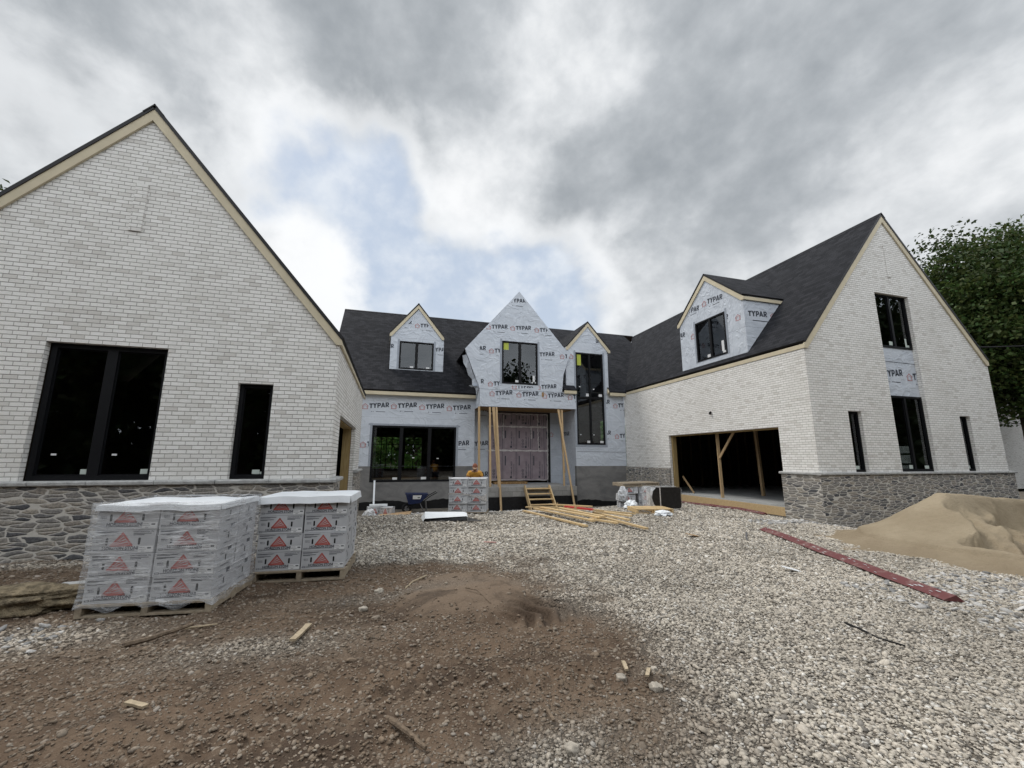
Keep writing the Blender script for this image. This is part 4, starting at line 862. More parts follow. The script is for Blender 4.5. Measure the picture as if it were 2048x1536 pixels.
# props standing in the garage doorway
mb=MB(); mb.bar((12.03,13.13,OB),(12.05,13.18,OT),.09,.09,M_woodz); mb.bar((12.02,13.12,1.62),(12.04,12.35,2.56),.085,.04,M_woodz,up=(1,0,0)); tag(mb.build('door_prop',loc=(12.03,13.13,OB)),'timber prop with a slanting brace on one side, holding the garage door header','prop')
mb=MB(); mb.bar((14.15,13.31,OB),(14.05,13.31,3.19),.10,.10,M_woodz); tag(mb.build('door_prop',loc=(14.15,13.31,OB)),'plain single timber prop standing deeper inside the garage, right of the braced one','prop')
mb=MB(); mb.bar((12.3,15.0,OB+.02),(12.15,15.45,.85),.08,.03,M_woodz,up=(1,0,0)); tag(mb.build('leaning_board',loc=(12.3,15.0,OB)),'narrow board leaning against the left jamb inside the garage','board')
mb=MB(); mb.tube([(XR-.01,12.97,3.34),(XR-.05,12.97,3.33),(XR-.06,12.97,3.26)],.04,M_rubber,8); mb.build('conduit_stub',HS)
# --- dormer on the garage roof
pdr=PXm(11.8); DY=(11.14,14.54); DWr=(12.02,13.60,5.44,7.07)
dm=MB(); wall(dm,pdr,[(DY[0],5.20),(DY[1],5.20),(DY[1],7.30),(12.86,8.72),(DY[0],7.30)],[DWr],.15,M_wrap,back=M_dkwood)
for a,n_ in ((DY[0],-1),(DY[1],1)): dm.poly([(11.95,a,5.1),(14.0,a,7.45),(14.0,a,7.4),(11.95,a,7.40)],(0,n_,0),M_wrap)
rkr=[(.85,1,8.72+.85*12.86-.2),(-.85,1,8.72-.85*12.86-.2)]
wrap_logo(dm,pdr,13.0+.1,7.66,.20,flip=True,hp=rkr); wrap_logo(dm,pdr,14.35,7.66,.20,flip=True,hp=rkr); wrap_logo(dm,pdr,15.3,6.80,.20,flip=True,hp=[(1,0,14.52)]); wrap_logo(dm,pdr,13.87,6.52,.20,flip=True,text=False); wrap_logo(dm,pdr,12.92,6.80,.20,flip=True,hp=[(1,0,DWr[0]-.09),(-1,0,-11.2)]); wrap_logo(dm,pdr,11.52,6.55,.20,flip=True,text=False)
pds=PY(11.14); g_,w_=WORD
deco(dm,pds,g_,M_ink,11.97,6.60,.2,rot=.06,shear=.08); deco(dm,pds,[rect(.0,0,.7,.03)],M_ink,12.15,6.45,1); wrap_logo(dm,pds,13.0,6.62,.2,hp=[(1,-.87,13.62-.87*7.15)],text=True)
tape_round(dm,pdr,*DWr); do=dm.build('dormer',HS); do['label']='gabled dormer on the garage roof'
window(HS,pdr,DWr[0]+.003,DWr[1]-.003,DWr[2]+.003,DWr[3]-.003,d=.02,cols=2,fw=.06,mull=.10,dep=.1,stick=[(12.92,5.52,13.08,5.64,M_label),(12.08,5.50,12.28,5.60,M_label),(12.2,5.6,12.32,6.0,M_label)])
dormer_roof('dormer_roof',lambda u,y,z:Vector((y,u,z)),12.86,8.95,1.78,.87,11.74,15.4,HS)
# side eaves stop at the roof: trim handled by the roof slab
# --- rear wall of the main body with a bright picture window towards the back yard
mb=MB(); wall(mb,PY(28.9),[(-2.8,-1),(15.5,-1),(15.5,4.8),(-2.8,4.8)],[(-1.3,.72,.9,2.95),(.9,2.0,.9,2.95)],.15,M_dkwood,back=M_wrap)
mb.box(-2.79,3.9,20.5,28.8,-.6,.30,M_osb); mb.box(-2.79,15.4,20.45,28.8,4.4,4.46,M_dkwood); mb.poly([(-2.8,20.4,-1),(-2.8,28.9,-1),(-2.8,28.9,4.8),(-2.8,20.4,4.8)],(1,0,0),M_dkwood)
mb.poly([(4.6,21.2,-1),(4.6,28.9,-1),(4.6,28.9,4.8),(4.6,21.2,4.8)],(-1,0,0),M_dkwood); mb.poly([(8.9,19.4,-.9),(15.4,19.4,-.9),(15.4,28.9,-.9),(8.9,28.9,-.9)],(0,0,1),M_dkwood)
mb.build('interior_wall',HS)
mb=MB()
for x in (-.62,-.3,.05,1.45): mb.box(x-.025,x+.025,28.83,28.9,.9,2.95,M_frame)
mb.box(-1.3,.72,28.83,28.9,2.45,2.5,M_frame); mb.box(.9,2.0,28.83,28.9,2.45,2.5,M_frame); mb.build('rear_window_grille',HS)
for sg in (-1,):
    mb=MB(); a=Vector((-2.9,YR,ZR-.1)); mb.poly([(-2.88,Yf+.2,zf),(-2.88,2*YR-Yf-.2,zf),(-2.88,YR,ZR-.15)],(-1,0,0),M_wrap); mb.build('gable_end',HS)
# ================================================================== PALLETS OF STONE CARTONS
def text_deco(mb,pl,body,u,z,hgt,ma,bold=0,maxw=None,flip=False,d=.0012):
    g,w_=glyphs(body,bold); su=hgt
    if maxw: su=maxw/w_
    deco(mb,pl,g,ma,u,z,su,hgt,d=d,flip=flip)
def carton_print(mb,pl,u0,W,H):
    s=W/.56; d=.0012
    tri=[(0,0),(.185,0),(.0925,.118)]; cx=u0+W*.465; zb=H*.345
    deco(mb,pl,outline(tri,.017),M_redink,cx-.0925*s,zb,s,d=d)
    # rays inside the triangle
    for k,(a,b) in enumerate(((.06,.30),(.36,.56),(.62,.80),(.86,.98))):
        ax,ay=.012,.008
        f=lambda t:(.172-.082*t,.006+.106*t)
        p,q=f(a*.92),f(b*.92-.04); deco(mb,pl,[[(ax,ay),(p[0]-.006,p[1]),(q[0]-.008,q[1])]],M_redink if True else M_label,cx-.0925*s,zb,s,d=d)
    text_deco(mb,pl,'HORIZON STONE',u0+W*.165,H*.165,.032*s,M_ink,.032,maxw=W*.60)
    deco(mb,pl,[rect(0,0,.28,.0055)],M_ink,u0+W*.19,H*.125,s,d=d)
    text_deco(mb,pl,'CHATTANOOGA, TN',u0+W*.63,H*.90,.0135*s,M_ink,.02,maxw=W*.33)
    deco(mb,pl,[rect(0,0,.165,.006)],M_ink,u0+W*.635,H*.835,s,d=d); deco(mb,pl,[rect(0,0,.10,.007)],M_ink,u0+W*.635,H*.775,s,d=d)
    for k,(ln,zz_) in enumerate(((.205,.93),(.19,.905),(.12,.88),(.17,.80),(.165,.775),(.09,.75))):
        deco(mb,pl,[rect(0,0,ln,.0035)],M_ink,u0+W*.03,H*zz_,s,d=d)
    text_deco(mb,pl,'MADE IN',u0+W*.055,H*.545,.011*s,M_ink,.02,maxw=.055*s); text_deco(mb,pl,'THE U.S.A.',u0+W*.055,H*.475,.011*s,M_ink,.02,maxw=.06*s)
    for uu in (.225,.745):
        cap=[(.011*math.cos(a),.024+.011*math.sin(a)) for a in [math.pi*i/6 for i in range(7)]]+[(.011*math.cos(a),-.024+.011*math.sin(a)) for a in [math.pi+math.pi*i/6 for i in range(7)]]
        deco(mb,pl,[cap],M_hole,u0+W*uu,H*.52,s,d=d)
    deco(mb,pl,outline([(0,0),(.036,0),(.036,.014),(0,.014)],.005),M_ink,u0+W*.035,H*.10,s,d=d); deco(mb,pl,[rect(.045,0,.09,.004),rect(.045,.008,.085,.011)],M_ink,u0+W*.035,H*.11,s,d=d)
def make_carton(W,D_,H,pr=('F','B')):
    mb=MB(); mb.box(-W/2,W/2,-D_/2,D_/2,0,H,M_carton)
    carton_print(mb,Pl((0,-D_/2,0),(1,0,0),(0,-1,0)),-W/2,W,H)
    carton_print(mb,Pl((0,D_/2,0),(-1,0,0),(0,1,0)),-W/2,W,H)
    for sg in (1,-1):
        ple=Pl((sg*W/2,0,0),(0,sg,0),(sg,0,0)); cap=[(.011*math.cos(a),.024+.011*math.sin(a)) for a in [math.pi*i/6 for i in range(7)]]+[(.011*math.cos(a),-.024+.011*math.sin(a)) for a in [math.pi+math.pi*i/6 for i in range(7)]]
        deco(mb,ple,[cap],M_hole,0,H*.55,1); deco(mb,ple,[rect(-.12,0,-.02,.006),rect(-.12,.014,-.04,.02),rect(.04,.02,.12,.07)],M_ink,0,H*.75,1,d=.001)
        text_deco(mb,ple,'HORIZON STONE',-.09,H*.2,.016,M_ink,.02,maxw=.18)
    return mb
def label_mb(W,D_,H):
    mb=MB(); pl=Pl((0,-D_/2,0),(1,0,0),(0,-1,0)); u=W*.245; z=H*.05
    deco(mb,pl,[rect(0,0,W*.245,H*.26)],M_label,u,z,1,d=.002); deco(mb,pl,[rect(.006,H*.19,.06,H*.205),rect(.006,H*.11,.075,H*.125),rect(.085,H*.14,.12,H*.20),rect(.03,H*.03,.06,H*.05)],M_ink,u,z,1,d=.0026)
    return mb
ORD=['bottom','second','third','top']
def pallet(name,loc,ang,W,D_,H,label,matl=M_grey,group='wooden pallets under goods'):
    e=empty(name,loc,label,'pallet',group); e.rotation_euler=(0,0,ang)
    def part(n,x0,x1,y0,y1,z0,z1):
        mb=MB(); mb.box(x0,x1,y0,y1,z0,z1,matl); o=mb.build(n); o.parent=e; return o
    for i in range(3):
        x=-W/2+.03+(W-.06)*i/2; part('stringer',x-.03,x+.03,-D_/2,D_/2,.02,H-.02)
    nb=5
    for i in range(nb):
        y=-D_/2+.05+(D_-.1)*i/(nb-1); part('deck_board',-W/2,W/2,y-.055,y+.055,H-.0195,H)
    for i in range(3):
        y=-D_/2+.05+(D_-.1)*i/2; part('bottom_board',-W/2,W/2,y-.05,y+.05,0,.0195)
    return e
def copy_tree(o,parent=None):
    c=o.copy(); COL.objects.link(c)
    if parent: c.parent=parent
    for ch in o.children: copy_tree(ch,c)
    return c
def carton_stack(loc,ang,bw,bd,bh,z0,phrase,group,nx=2,ny=2,nz=4,gap=.006,seed=1,lean=0.0,proto=None):
    rg=random.Random(seed); ca,sa=math.cos(ang),math.sin(ang); first=None
    for j in range(ny):
        for i in range(nx):
            for k in range(nz):
                if proto is None:
                    o=make_carton(bw,bd,bh).build('stone_carton'); l=label_mb(bw,bd,bh).build('paper_label'); l.parent=o; proto=o
                else: o=copy_tree(proto)
                x=(i-(nx-1)/2)*(bw+.018)+rg.uniform(-gap,gap); y=(j-(ny-1)/2)*(bd+.012)+rg.uniform(-gap,gap)*1.5
                o.location=(loc[0]+x*ca-y*sa,loc[1]+x*sa+y*ca,loc[2]+z0+k*(bh+.004)); o.rotation_euler=(0,0,ang+rg.uniform(-.012,.012))
                pos=('front ' if j==0 else 'rear ')+('left' if i==0 else 'right')
                tag(o,f'stone carton, {ORD[k]} in the {pos} column of {phrase}','carton',group)
    return proto
# --- near pallet, film wrapped
NA=-.12; NW,ND=1.18,.92; nl=Vector((-2.33,5.43,0)); nc=nl+Vector((-math.sin(NA),math.cos(NA),0))*ND/2; nc.z=gz(nc.x,nc.y)+.01
pallet('wooden_pallet',nc,NA,NW+.06,ND+.04,.12,'weathered pallet under the film-wrapped cartons nearest the camera')
carton_stack(nc,NA,.578,.44,.234,.122,'the film-wrapped pallet','stone cartons stacked on pallets',seed=3)
def shell(name,c,ang,W,D_,z0,z1,label,amp=.012,seed=0,sag=.0,matl=M_film,fringe=.1):
    ca,sa=math.cos(ang),math.sin(ang); mb=MB(); per=[]
    n=28
    cor=[(-W/2,-D_/2),(W/2,-D_/2),(W/2,D_/2),(-W/2,D_/2)]
    tot=0
    for a,b in zip(cor,cor[1:]+cor[:1]):
        for i in range(n):
            t=i/n; per.append((a[0]+(b[0]-a[0])*t,a[1]+(b[1]-a[1])*t,tot+t*math.hypot(b[0]-a[0],b[1]-a[1])))
        tot+=math.hypot(b[0]-a[0],b[1]-a[1])
    rows=22; grid=[]
    for r in range(rows+1):
        row=[]
        for (x,y,l) in per:
            z=z0+(z1-z0)*r/rows
            if r==0: z-=fringe*(.5+mn.noise(Vector((l*5,seed,0)))*1.1)
            q=mn.noise(Vector((l*3,z*9,seed)))*amp+mn.noise(Vector((l*12,z*22,seed+3)))*amp*.35
            k=1+q/.6+ (.03 if r==0 else 0); X_,Y_=x*k,y*k
            row.append(Vector((c[0]+X_*ca-Y_*sa,c[1]+X_*sa+Y_*ca,c[2]+z)))
        grid.append(row)
    N=len(per)
    for r in range(rows):
        za,zb=z0+(z1-z0)*r/rows,z0+(z1-z0)*(r+1)/rows
        for i in range(N):
            l0=per[i][2]; l1=per[(i+1)%N][2] if i<N-1 else tot
            mb.face([grid[r][i],grid[r][(i+1)%N],grid[r+1][(i+1)%N],grid[r+1][i]],matl,[(l0,za),(l1,za),(l1,zb),(l0,zb)])
    return tag(mb.build(name,smooth=True,weld=True,loc=c),label,'film')
shell('stretch_film',nc,NA,NW+.055,ND+.055,0.13,1.115,'clear stretch film pulled round the nearest pallet of cartons',seed=2,fringe=.09)
def cover(name,c,ang,W,D_,z,lip,label,flare=.0,seed=0,sag=.005):
    ca,sa=math.cos(ang),math.sin(ang); mb=MB(); n,mm=14,10; T=lambda x,y,zz_:Vector((c[0]+x*ca-y*sa,c[1]+x*sa+y*ca,c[2]+zz_))
    P=[[T(-W/2+W*i/n,-D_/2+D_*j/mm,z+.01*math.sin(i*.9+seed)*.6+mn.noise(Vector((i*.5,j*.5,seed)))*sag) for i in range(n+1)] for j in range(mm+1)]
    for j in range(mm):
        for i in range(n): mb.face([P[j][i],P[j][i+1],P[j+1][i+1],P[j+1][i]],M_cover)
    rim=[(P[0][i],(0,-1)) for i in range(n+1)]; rim2=[(P[j][n],(1,0)) for j in range(mm+1)]; rim3=[(P[mm][n-i],(0,1)) for i in range(n+1)]; rim4=[(P[mm-j][0],(-1,0)) for j in range(mm+1)]
    for R_ in (rim,rim2,rim3,rim4):
        dn=[p+Vector((d_[0]*ca-d_[1]*sa,d_[0]*sa+d_[1]*ca,0))*(.006+flare)+Vector((0,0,-lip*(1+.10*mn.noise(Vector((i*.35,seed,1)))))) for i,(p,d_) in enumerate(R_)]
        for i in range(len(R_)-1): mb.face([dn[i],dn[i+1],R_[i+1][0],R_[i][0]],M_cover)
    return tag(mb.build(name,loc=c),label,'cover sheet')
cover('cover_sheet',nc,NA,NW+.012,ND+.015,1.086,.06,'white sheet covering the top of the film-wrapped pallet nearest the camera',seed=1)
# --- second pallet beside it
FA=-.07; FW,FD=1.10,.92; fl=Vector((-1.07,6.30,0)); fc=fl+Vector((-math.sin(FA),math.cos(FA),0))*FD/2; fc.z=gz(fc.x,fc.y)+.01
pallet('wooden_pallet',fc,FA,FW+.03,FD+.04,.135,'weathered pallet with an open front under the uncovered-side cartons')
proto2=carton_stack(fc,FA,.535,.44,.226,.138,'the unwrapped pallet stack','stone cartons stacked on pallets',seed=5)
cover('cover_sheet',fc,FA,FW+.05,FD+.04,1.073,.09,'stiff white folded sheet capping the unwrapped carton stack',flare=.012,seed=4)
# --- third pallet before the portico, worker behind it
MA=-.28; ml=Vector((2.24,12.42,0)); mc=ml+Vector((-math.sin(MA),math.cos(MA),0))*.46; mc.z=gz(mc.x,mc.y)+.005
pallet('wooden_pallet',mc,MA,1.16,.94,.10,'dark flat pallet under the carton stack in front of the worker')
carton_stack(mc,MA,.545,.44,.236,.102,'the stack in front of the worker','stone cartons stacked on pallets',seed=8,gap=.012)
def torn_film(name,c,ang,pts,label):
    ca,sa=math.cos(ang),math.sin(ang); mb=MB(); pr=None
    for (x,z,wd) in pts:
        q=[Vector((c[0]+x*ca+.485*sa,c[1]+x*sa-.485*ca,c[2]+z+s_*wd)) for s_ in (-.5,.5)]
        q[1]+=Vector((sa,-ca,0))*.012
        if pr: mb.face([pr[0],q[0],q[1],pr[1]],M_foil)
        pr=q
    return tag(mb.build(name,loc=c),label,'film')
torn_film('film_strip',mc,MA,[(-.56,.62,.04),(-.3,.64,.03),(0,.60,.035),(.25,.55,.06),(.45,.50,.12),(.575,.52,.22)],'torn white film strip across the cartons in front of the worker')
# ================================================================== RIGHT: SMALL STACK, PALLETS, BLACK WRAPPED PANEL
kc=Vector((8.35,12.1,0)); kc.z=gz(kc.x,kc.y)
KA=-.22
pallet('wooden_pallet',Vector((7.66,11.35,gz(7.66,11.35))),KA,1.12,.8,.13,'light new pallet lying on the gravel under the black wrapped panel',matl=M_wood)
e=empty('wrapped_panel',(8.42,11.62,gz(8.4,11.6)+.03),'black round-cornered panel strapped and wrapped in clear film, standing on edge','wrapped panel'); e.rotation_euler=(0,0,KA)
def rrect(x0,x1,z0,z1,r,n=6):
    pts=[]
    for cx,cz,a0 in ((x1-r,z1-r,0),(x0+r,z1-r,90),(x0+r,z0+r,180),(x1-r,z0+r,270)):
        for i in range(n+1): a=R(a0+90*i/n); pts.append((cx+r*math.cos(a),cz+r*math.sin(a)))
    return pts
mb=MB(); mb.prism([(x,0,z) for x,z in rrect(-.42,.52,.02,.66,.07)],(0,.34,0),M_blackwrap); o=mb.build('panel'); o.parent=e
mb=MB()
pts=[(x,z) for x,z in rrect(-.60,.545,0,.69,.10,8)]
for y0,y1 in ((-.02,.2),(.2,.40)):
    for (a,b) in zip(pts,pts[1:]+pts[:1]):
        mb.face([(a[0]*(1+.0),y0,a[1]),(b[0],y0,b[1]),(b[0],y1,b[1]),(a[0],y1,a[1])],M_film,[(a[0]*2+a[1],y0),(b[0]*2+b[1],y0),(b[0]*2+b[1],y1),(a[0]*2+a[1],y1)])
lf=[(-.60,.10),(-.60,.60),(-.50,.69),(-.28,.66),(-.40,.55),(-.44,.34),(-.38,.15),(-.25,.02),(-.5,.0)]
mb.face([(x,-.022+.02*math.sin(i),z) for i,(x,z) in enumerate(lf)],M_bag); mb.face([(x,.41,z) for x,z in pts],M_film); o=mb.build('film',smooth=False); o.parent=e
mb=MB(); 
for z0 in (0,): mb.box(-.17,-.14,-.012,-.002,.02,.665,M_foil); mb.box(-.17,-.14,-.012,.36,.662,.672,M_foil)
o=mb.build('strap'); o.parent=e
bc=Vector((7.95,13.3,0)); bc.z=gz(bc.x,bc.y)
proto3=None
for i,(x,y,z,a,t,lb) in enumerate(((7.98,13.2,.0,-.28,0,'lowest crumpled carton of the small pile behind the black wrapped panel'),(7.92,13.15,.245,-.18,.10,'tilted middle carton of the small pile behind the black wrapped panel'),(8.1,13.2,.50,-.33,-.06,'top carton with torn film behind the black wrapped panel'),(8.62,13.1,.0,-.2,0,'lowest carton on the right side of the pile, half hidden by the panel'),(8.64,13.1,.24,-.24,0,'middle carton on the right side of the pile, half hidden by the panel'),(8.66,13.12,.48,-.16,0,'upper carton on the right side of the pile, under the pallet'))):
    o=copy_tree(proto2); o.location=(x,y,bc.z+z); o.rotation_euler=(0,t,a); tag(o,lb,'carton','cartons piled behind the black panel')
mb=MB(); rg=random.Random(3); ctr=Vector((7.72,12.95,bc.z+.45))
bm_pts=[]
def crumple(name,c,rx,ry,rz,label,cat,ma,seed,ns=2.2,amp=.45,sub=3):
    bm=bmesh.new(); bmesh.ops.create_icosphere(bm,subdivisions=sub,radius=1)
    for v in bm.verts:
        p=v.co.copy(); k=1+amp*mn.noise(p*ns+Vector((seed,0,0)))+amp*.4*mn.noise(p*ns*2.7+Vector((0,seed,0))); v.co=Vector((p.x*rx*k,p.y*ry*k,max(p.z*rz*k,-rz*.6)))
    me=bpy.data.meshes.new(name); bm.to_mesh(me); bm.free(); me.materials.append(ma); me.uv_layers.new(name='UVMap') if not me.uv_layers else None
    o=bpy.data.objects.new(name,me); COL.objects.link(o); o.location=c
    return tag(o,label,cat)
crumple('plastic_wrap_bundle',ctr,.17,.16,.30,'crumpled clear plastic hanging off the carton pile behind the black panel','plastic wrap',M_bag,3)
pt=pallet('wooden_pallet',Vector((8.48,13.35,bc.z+.745)),-.12,1.36,.9,.12,'brown pallet lying across the top of the small carton pile',matl=M_grey); pt.rotation_euler=(0,R(-1.5),-.12)
crumple('plastic_wrap_bundle',Vector((7.55,10.55,gz(7.5,10.5)+.05)),.26,.16,.09,'white crumpled plastic on the gravel in front of the light pallet','plastic wrap',M_cover,6)
crumple('plastic_wrap_bundle',Vector((7.62,12.3,gz(7.6,12.3)+.10)),.22,.2,.17,'crumpled white plastic at the foot of the carton pile, left of the black panel','plastic wrap',M_cover,9)
# ================================================================== LEFT FRONT OF THE HOUSE: SMALL THINGS
o=copy_tree(proto2); zb=gz(-.55,18.0); o.location=(-.52,18.3,zb); o.rotation_euler=(0,0,.18); o.scale=(1.0,1.0,1.5); tag(o,'dim carton with faded red triangle beside the wall left of the wheelbarrow','carton','cartons left of the wheelbarrow')
o=copy_tree(proto2); o.location=(.0,18.1,zb); o.rotation_euler=(0,0,-.35); o.scale=(.82,1,1.5); tag(o,'bright white carton next to the plywood, left of the wheelbarrow','carton','cartons left of the wheelbarrow')
mb=MB(); mb.box(-.72,-.02,18.15,18.35,zb+.36,zb+.44,M_cover); tag(mb.build('white_strip',loc=(-.37,18.25,zb+.36)),'short white strip lying on top of the dim carton by the wall','strip')
mb=MB(); mb.bar((-.60,19.5,-.45),(-.64,20.12,.58),.075,.02,M_cover,up=(0,-1,.3)); tag(mb.build('white_stake',loc=(-.60,19.5,-.45)),'white marked stake leaning against the wall below the wide window','stake')
mb=MB(); mb.prism([(-.55,16.9,zb+.03),(.85,17.3,zb+.10),(.95,18.1,zb+.12),(-.35,17.9,zb+.05)],(0,0,.035),M_ply); tag(mb.build('plywood_sheet',loc=(.2,17.5,zb)),'brown plywood sheet lying tilted on the gravel under the wide window','plywood')
mb=MB(); mb.prism([(-.1,16.2,zb+.12),(.75,16.3,zb+.10),(.8,16.7,zb+.13),(.0,16.65,zb+.13)],(0,0,.025),M_ply); tag(mb.build('plywood_offcut',loc=(.3,16.4,zb+.1)),'smaller brown plywood offcut in front of the plywood sheet','plywood')
crumple('plastic_bag',Vector((-.62,16.2,gz(-.6,16.2)+.12)),.2,.15,.2,'crumpled clear plastic bag on the gravel left of the plywood','plastic bag',M_bag,12)
# wheelbarrow, seen from the side
wz=gz(1.25,18.9)
WB=empty('wheelbarrow',(1.2,18.9,wz),'dark blue wheelbarrow with a white panel, parked under the wide window','wheelbarrow')
mb=MB(); top=[(-.50,-.32,.80),(.46,-.32,.78),(.46,.32,.78),(-.50,.32,.80)]; bot=[(-.36,-.18,.36),(.12,-.20,.40),(.12,.20,.40),(-.36,.18,.36)]
for i in range(4):
    j=(i+1)%4; mb.poly([bot[i],bot[j],top[j],top[i]],((bot[i][0]+bot[j][0])/2,(bot[i][1]+bot[j][1]),0),M_blue); mb.poly([Vector(bot[i])*.97+Vector((0,0,.02)),Vector(bot[j])*.97+Vector((0,0,.02)),Vector(top[j])*.97,Vector(top[i])*.97],(-(bot[i][0]+bot[j][0])/2,-(bot[i][1]+bot[j][1]),.3),M_blue)
mb.poly(bot,(0,0,-1),M_blue); mb.poly([Vector(p)+Vector((0,0,.015)) for p in bot],(0,0,1),M_blue); mb.tube(top+[top[0]],.018,M_blue,6); o=mb.build('tray'); o.parent=WB
mb=MB(); mb.poly([(-.20,-.285,.58),(.12,-.285,.58),(.17,-.325,.74),(-.20,-.325,.74)],(0,-1,0),M_label)
mb.poly([(-.12,-.29,.60),(-.02,-.31,.70),(.0,-.31,.70),(-.09,-.29,.60)],(0,-1,0),M_ink); mb.poly([(0,-.298,.62),(.1,-.298,.62),(.1,-.31,.66),(0,-.31,.66)],(0,-1,0),M_ink); 
for p in mb.v: p.y-=.012
o=mb.build('panel_mark'); o.parent=WB
for sg in (-1,1):
    mb=MB(); mb.tube([(-.42,sg*.10,.22),(.15,sg*.24,.40),(.55,sg*.29,.70),(.82,sg*.30,.84)],.02,M_rubber,7); o=mb.build('handle'); o.parent=WB
    mb=MB(); mb.tube([(.12,sg*.24,.40),(.30,sg*.25,.02),(.42,sg*.25,.02),(.36,sg*.26,.52)],.016,M_steel,6); o=mb.build('leg'); o.parent=WB
mb=MB(); mb.tube([(-.42+.17*math.cos(a),0,.19+.17*math.sin(a)) for a in [2*math.pi*i/16 for i in range(17)]],.045,M_rubber,8,cap=False); o=mb.build('wheel'); o.parent=WB
mb=MB(); mb.tube([(-.42,-.05,.19),(-.42,.05,.19)],.09,M_steel,10); h2=mb.build('hub'); h2.parent=o
mb=MB(); mb.tube([(-.42,-.11,.19),(-.42,.11,.19)],.012,M_steel,6); mb.tube([(-.42,-.10,.2),(-.30,-.15,.40)],.015,M_rubber,6); mb.tube([(-.42,.10,.2),(-.30,.15,.40)],.015,M_rubber,6); o=mb.build('axle_frame'); o.parent=WB
# folded white sheet lying on the gravel
mb=MB(); z0=gz(1.3,11)+.02; A=[Vector(p) for p in ((.86,10.95,z0),(1.95,10.75,z0+.01),(2.32,10.6,z0+.02))]; B=[Vector(p) for p in ((.98,11.9,z0+.13),(2.02,11.75,z0+.11),(2.1,11.7,z0+.09))]
up=Vector((0,0,.19)); A2=[A[0]+Vector((.05,.05,.07)),A[1]+Vector((0,.15,.10)),A[2]+Vector((-.35,.25,.07))]
for i in range(2): mb.face([A2[i],A2[i+1],B[i+1],B[i]],M_cover)
mb.face([A[0],A2[0],B[0],A[0]+Vector((.02,.9,0))],M_cover); 
for i in range(2): mb.face([A[i]+Vector((0,.12,0)),A[i+1]+Vector((0,.1,0)),A2[i+1],A2[i]],M_tar)
mb.face([A[1],A[2],A2[2],A2[1]],M_tar); C2=[b-Vector((0,-.05,.1)) for b in B]
for i in range(2): mb.face([B[i],B[i+1],C2[i+1],C2[i]],M_cover)
tag(mb.build('folded_sheet',loc=(1.4,11.2,z0)),'folded white sheet with a black underside lying on the gravel','sheet')
# ================================================================== STEPS AND PORTICO PROPS
ST=empty('wooden_steps',(6.44,17.7,-.71),'open wooden steps with five treads leading up to the block porch','steps')
zt_,zb_=.34,-.72; yt_,yb_=18.19,17.15
for x in (5.83,7.0):
    mb=MB(); mb.prism([(x,yb_-.02,zb_),(x,yb_+.22,zb_),(x,yt_-.002,zt_-.12),(x,yt_-.002,zt_+.06),(x,yt_-.14,zt_+.06),(x,yb_-.02,zb_+.14)],(.04,0,0),M_wood); mb.build('stringer',ST)
    mb=MB(); mb.bar((x+(.07 if x>6.5 else -.03),yb_+.15,zb_),(x+(.07 if x>6.5 else -.03),yb_+.15,zb_+.42),.07,.035,M_woodz); mb.build('stake',ST)
for i in range(5):
    t=(i+.75)/5; y=yb_+(yt_-.02-yb_)*t; z=zb_+(zt_-zb_)*t-.06
    mb=MB(); mb.box(5.872,6.998,y-.17,y+.11,z,z+.038,M_wood); mb.build('tread',ST)
PR='props holding up the portico'
for i,(a,b,wd,lb) in enumerate((((3.90,18.72,-.72),(3.88,18.98,3.98),.10,'leftmost timber prop under the portico corner, behind the worker'),
   ((4.38,18.60,.32),(4.40,18.98,3.98),.09,'upright timber prop on the porch, second from the left'),
   ((4.72,17.95,-.68),(4.72,18.98,3.98),.085,'long slanted timber prop reaching the ground left of the steps'),
   ((4.80,18.62,.32),(4.58,18.99,3.98),.13,'broad timber prop just left of the long slanted one'),
   ((8.20,17.92,-.72),(7.88,18.98,3.98),.085,'long slanted timber prop reaching the ground right of the steps'),
   ((7.95,18.55,.32),(8.10,19.02,3.98),.085,'upright timber prop on the porch right of the doorway'),
   ((8.16,18.95,.9),(7.97,19.01,3.98),.075,'short timber brace nailed beside the right hand props'))):
    mb=MB(); mb.bar(a,b,wd,.04 if i not in (3,) else .05,M_woodz,up=(0,-1,0)); o=mb.build('timber_prop',loc=a); tag(o,lb,'prop',PR)
# ================================================================== LUMBER PILE
BL=[((3.95,12.35),(4.45,9.12),.00,'long pale board at the very front left edge of the lumber pile'),((4.28,12.3),(4.78,9.40),.05,'second pale board from the left in the lumber pile'),
 ((4.40,12.05),(5.06,9.62),.095,'pale board on top of the left half of the lumber pile'),((5.05,13.1),(5.85,11.6),.14,'reddish board at the back of the lumber pile, by the steps'),
 ((4.15,12.75),(5.2,12.0),.09,'pale board lying crosswise at the back end of the pile'),((4.85,11.7),(5.30,9.85),.09,'brownish board in the middle of the lumber pile'),
 ((5.05,11.8),(5.62,10.5),.135,'board with red paint splashed on it, in the lumber pile'),((5.38,10.6),(5.50,8.3),.02,'long board sticking out nearest the camera at the right of the lumber pile'),
 ((5.75,11.1),(6.14,9.95),.06,'thin board along the right side of the lumber pile'),((4.90,9.85),(5.25,9.10),.03,'short offcut at the front of the lumber pile'),
 ((5.55,10.9),(5.78,9.45),.045,'board between the thin one and the long projecting one'),((5.0,12.8),(5.66,11.65),.06,'board under the reddish one at the back of the pile'),((5.9,11.5),(6.7,10.6),.02,'loose stick lying apart on the right of the lumber pile')]
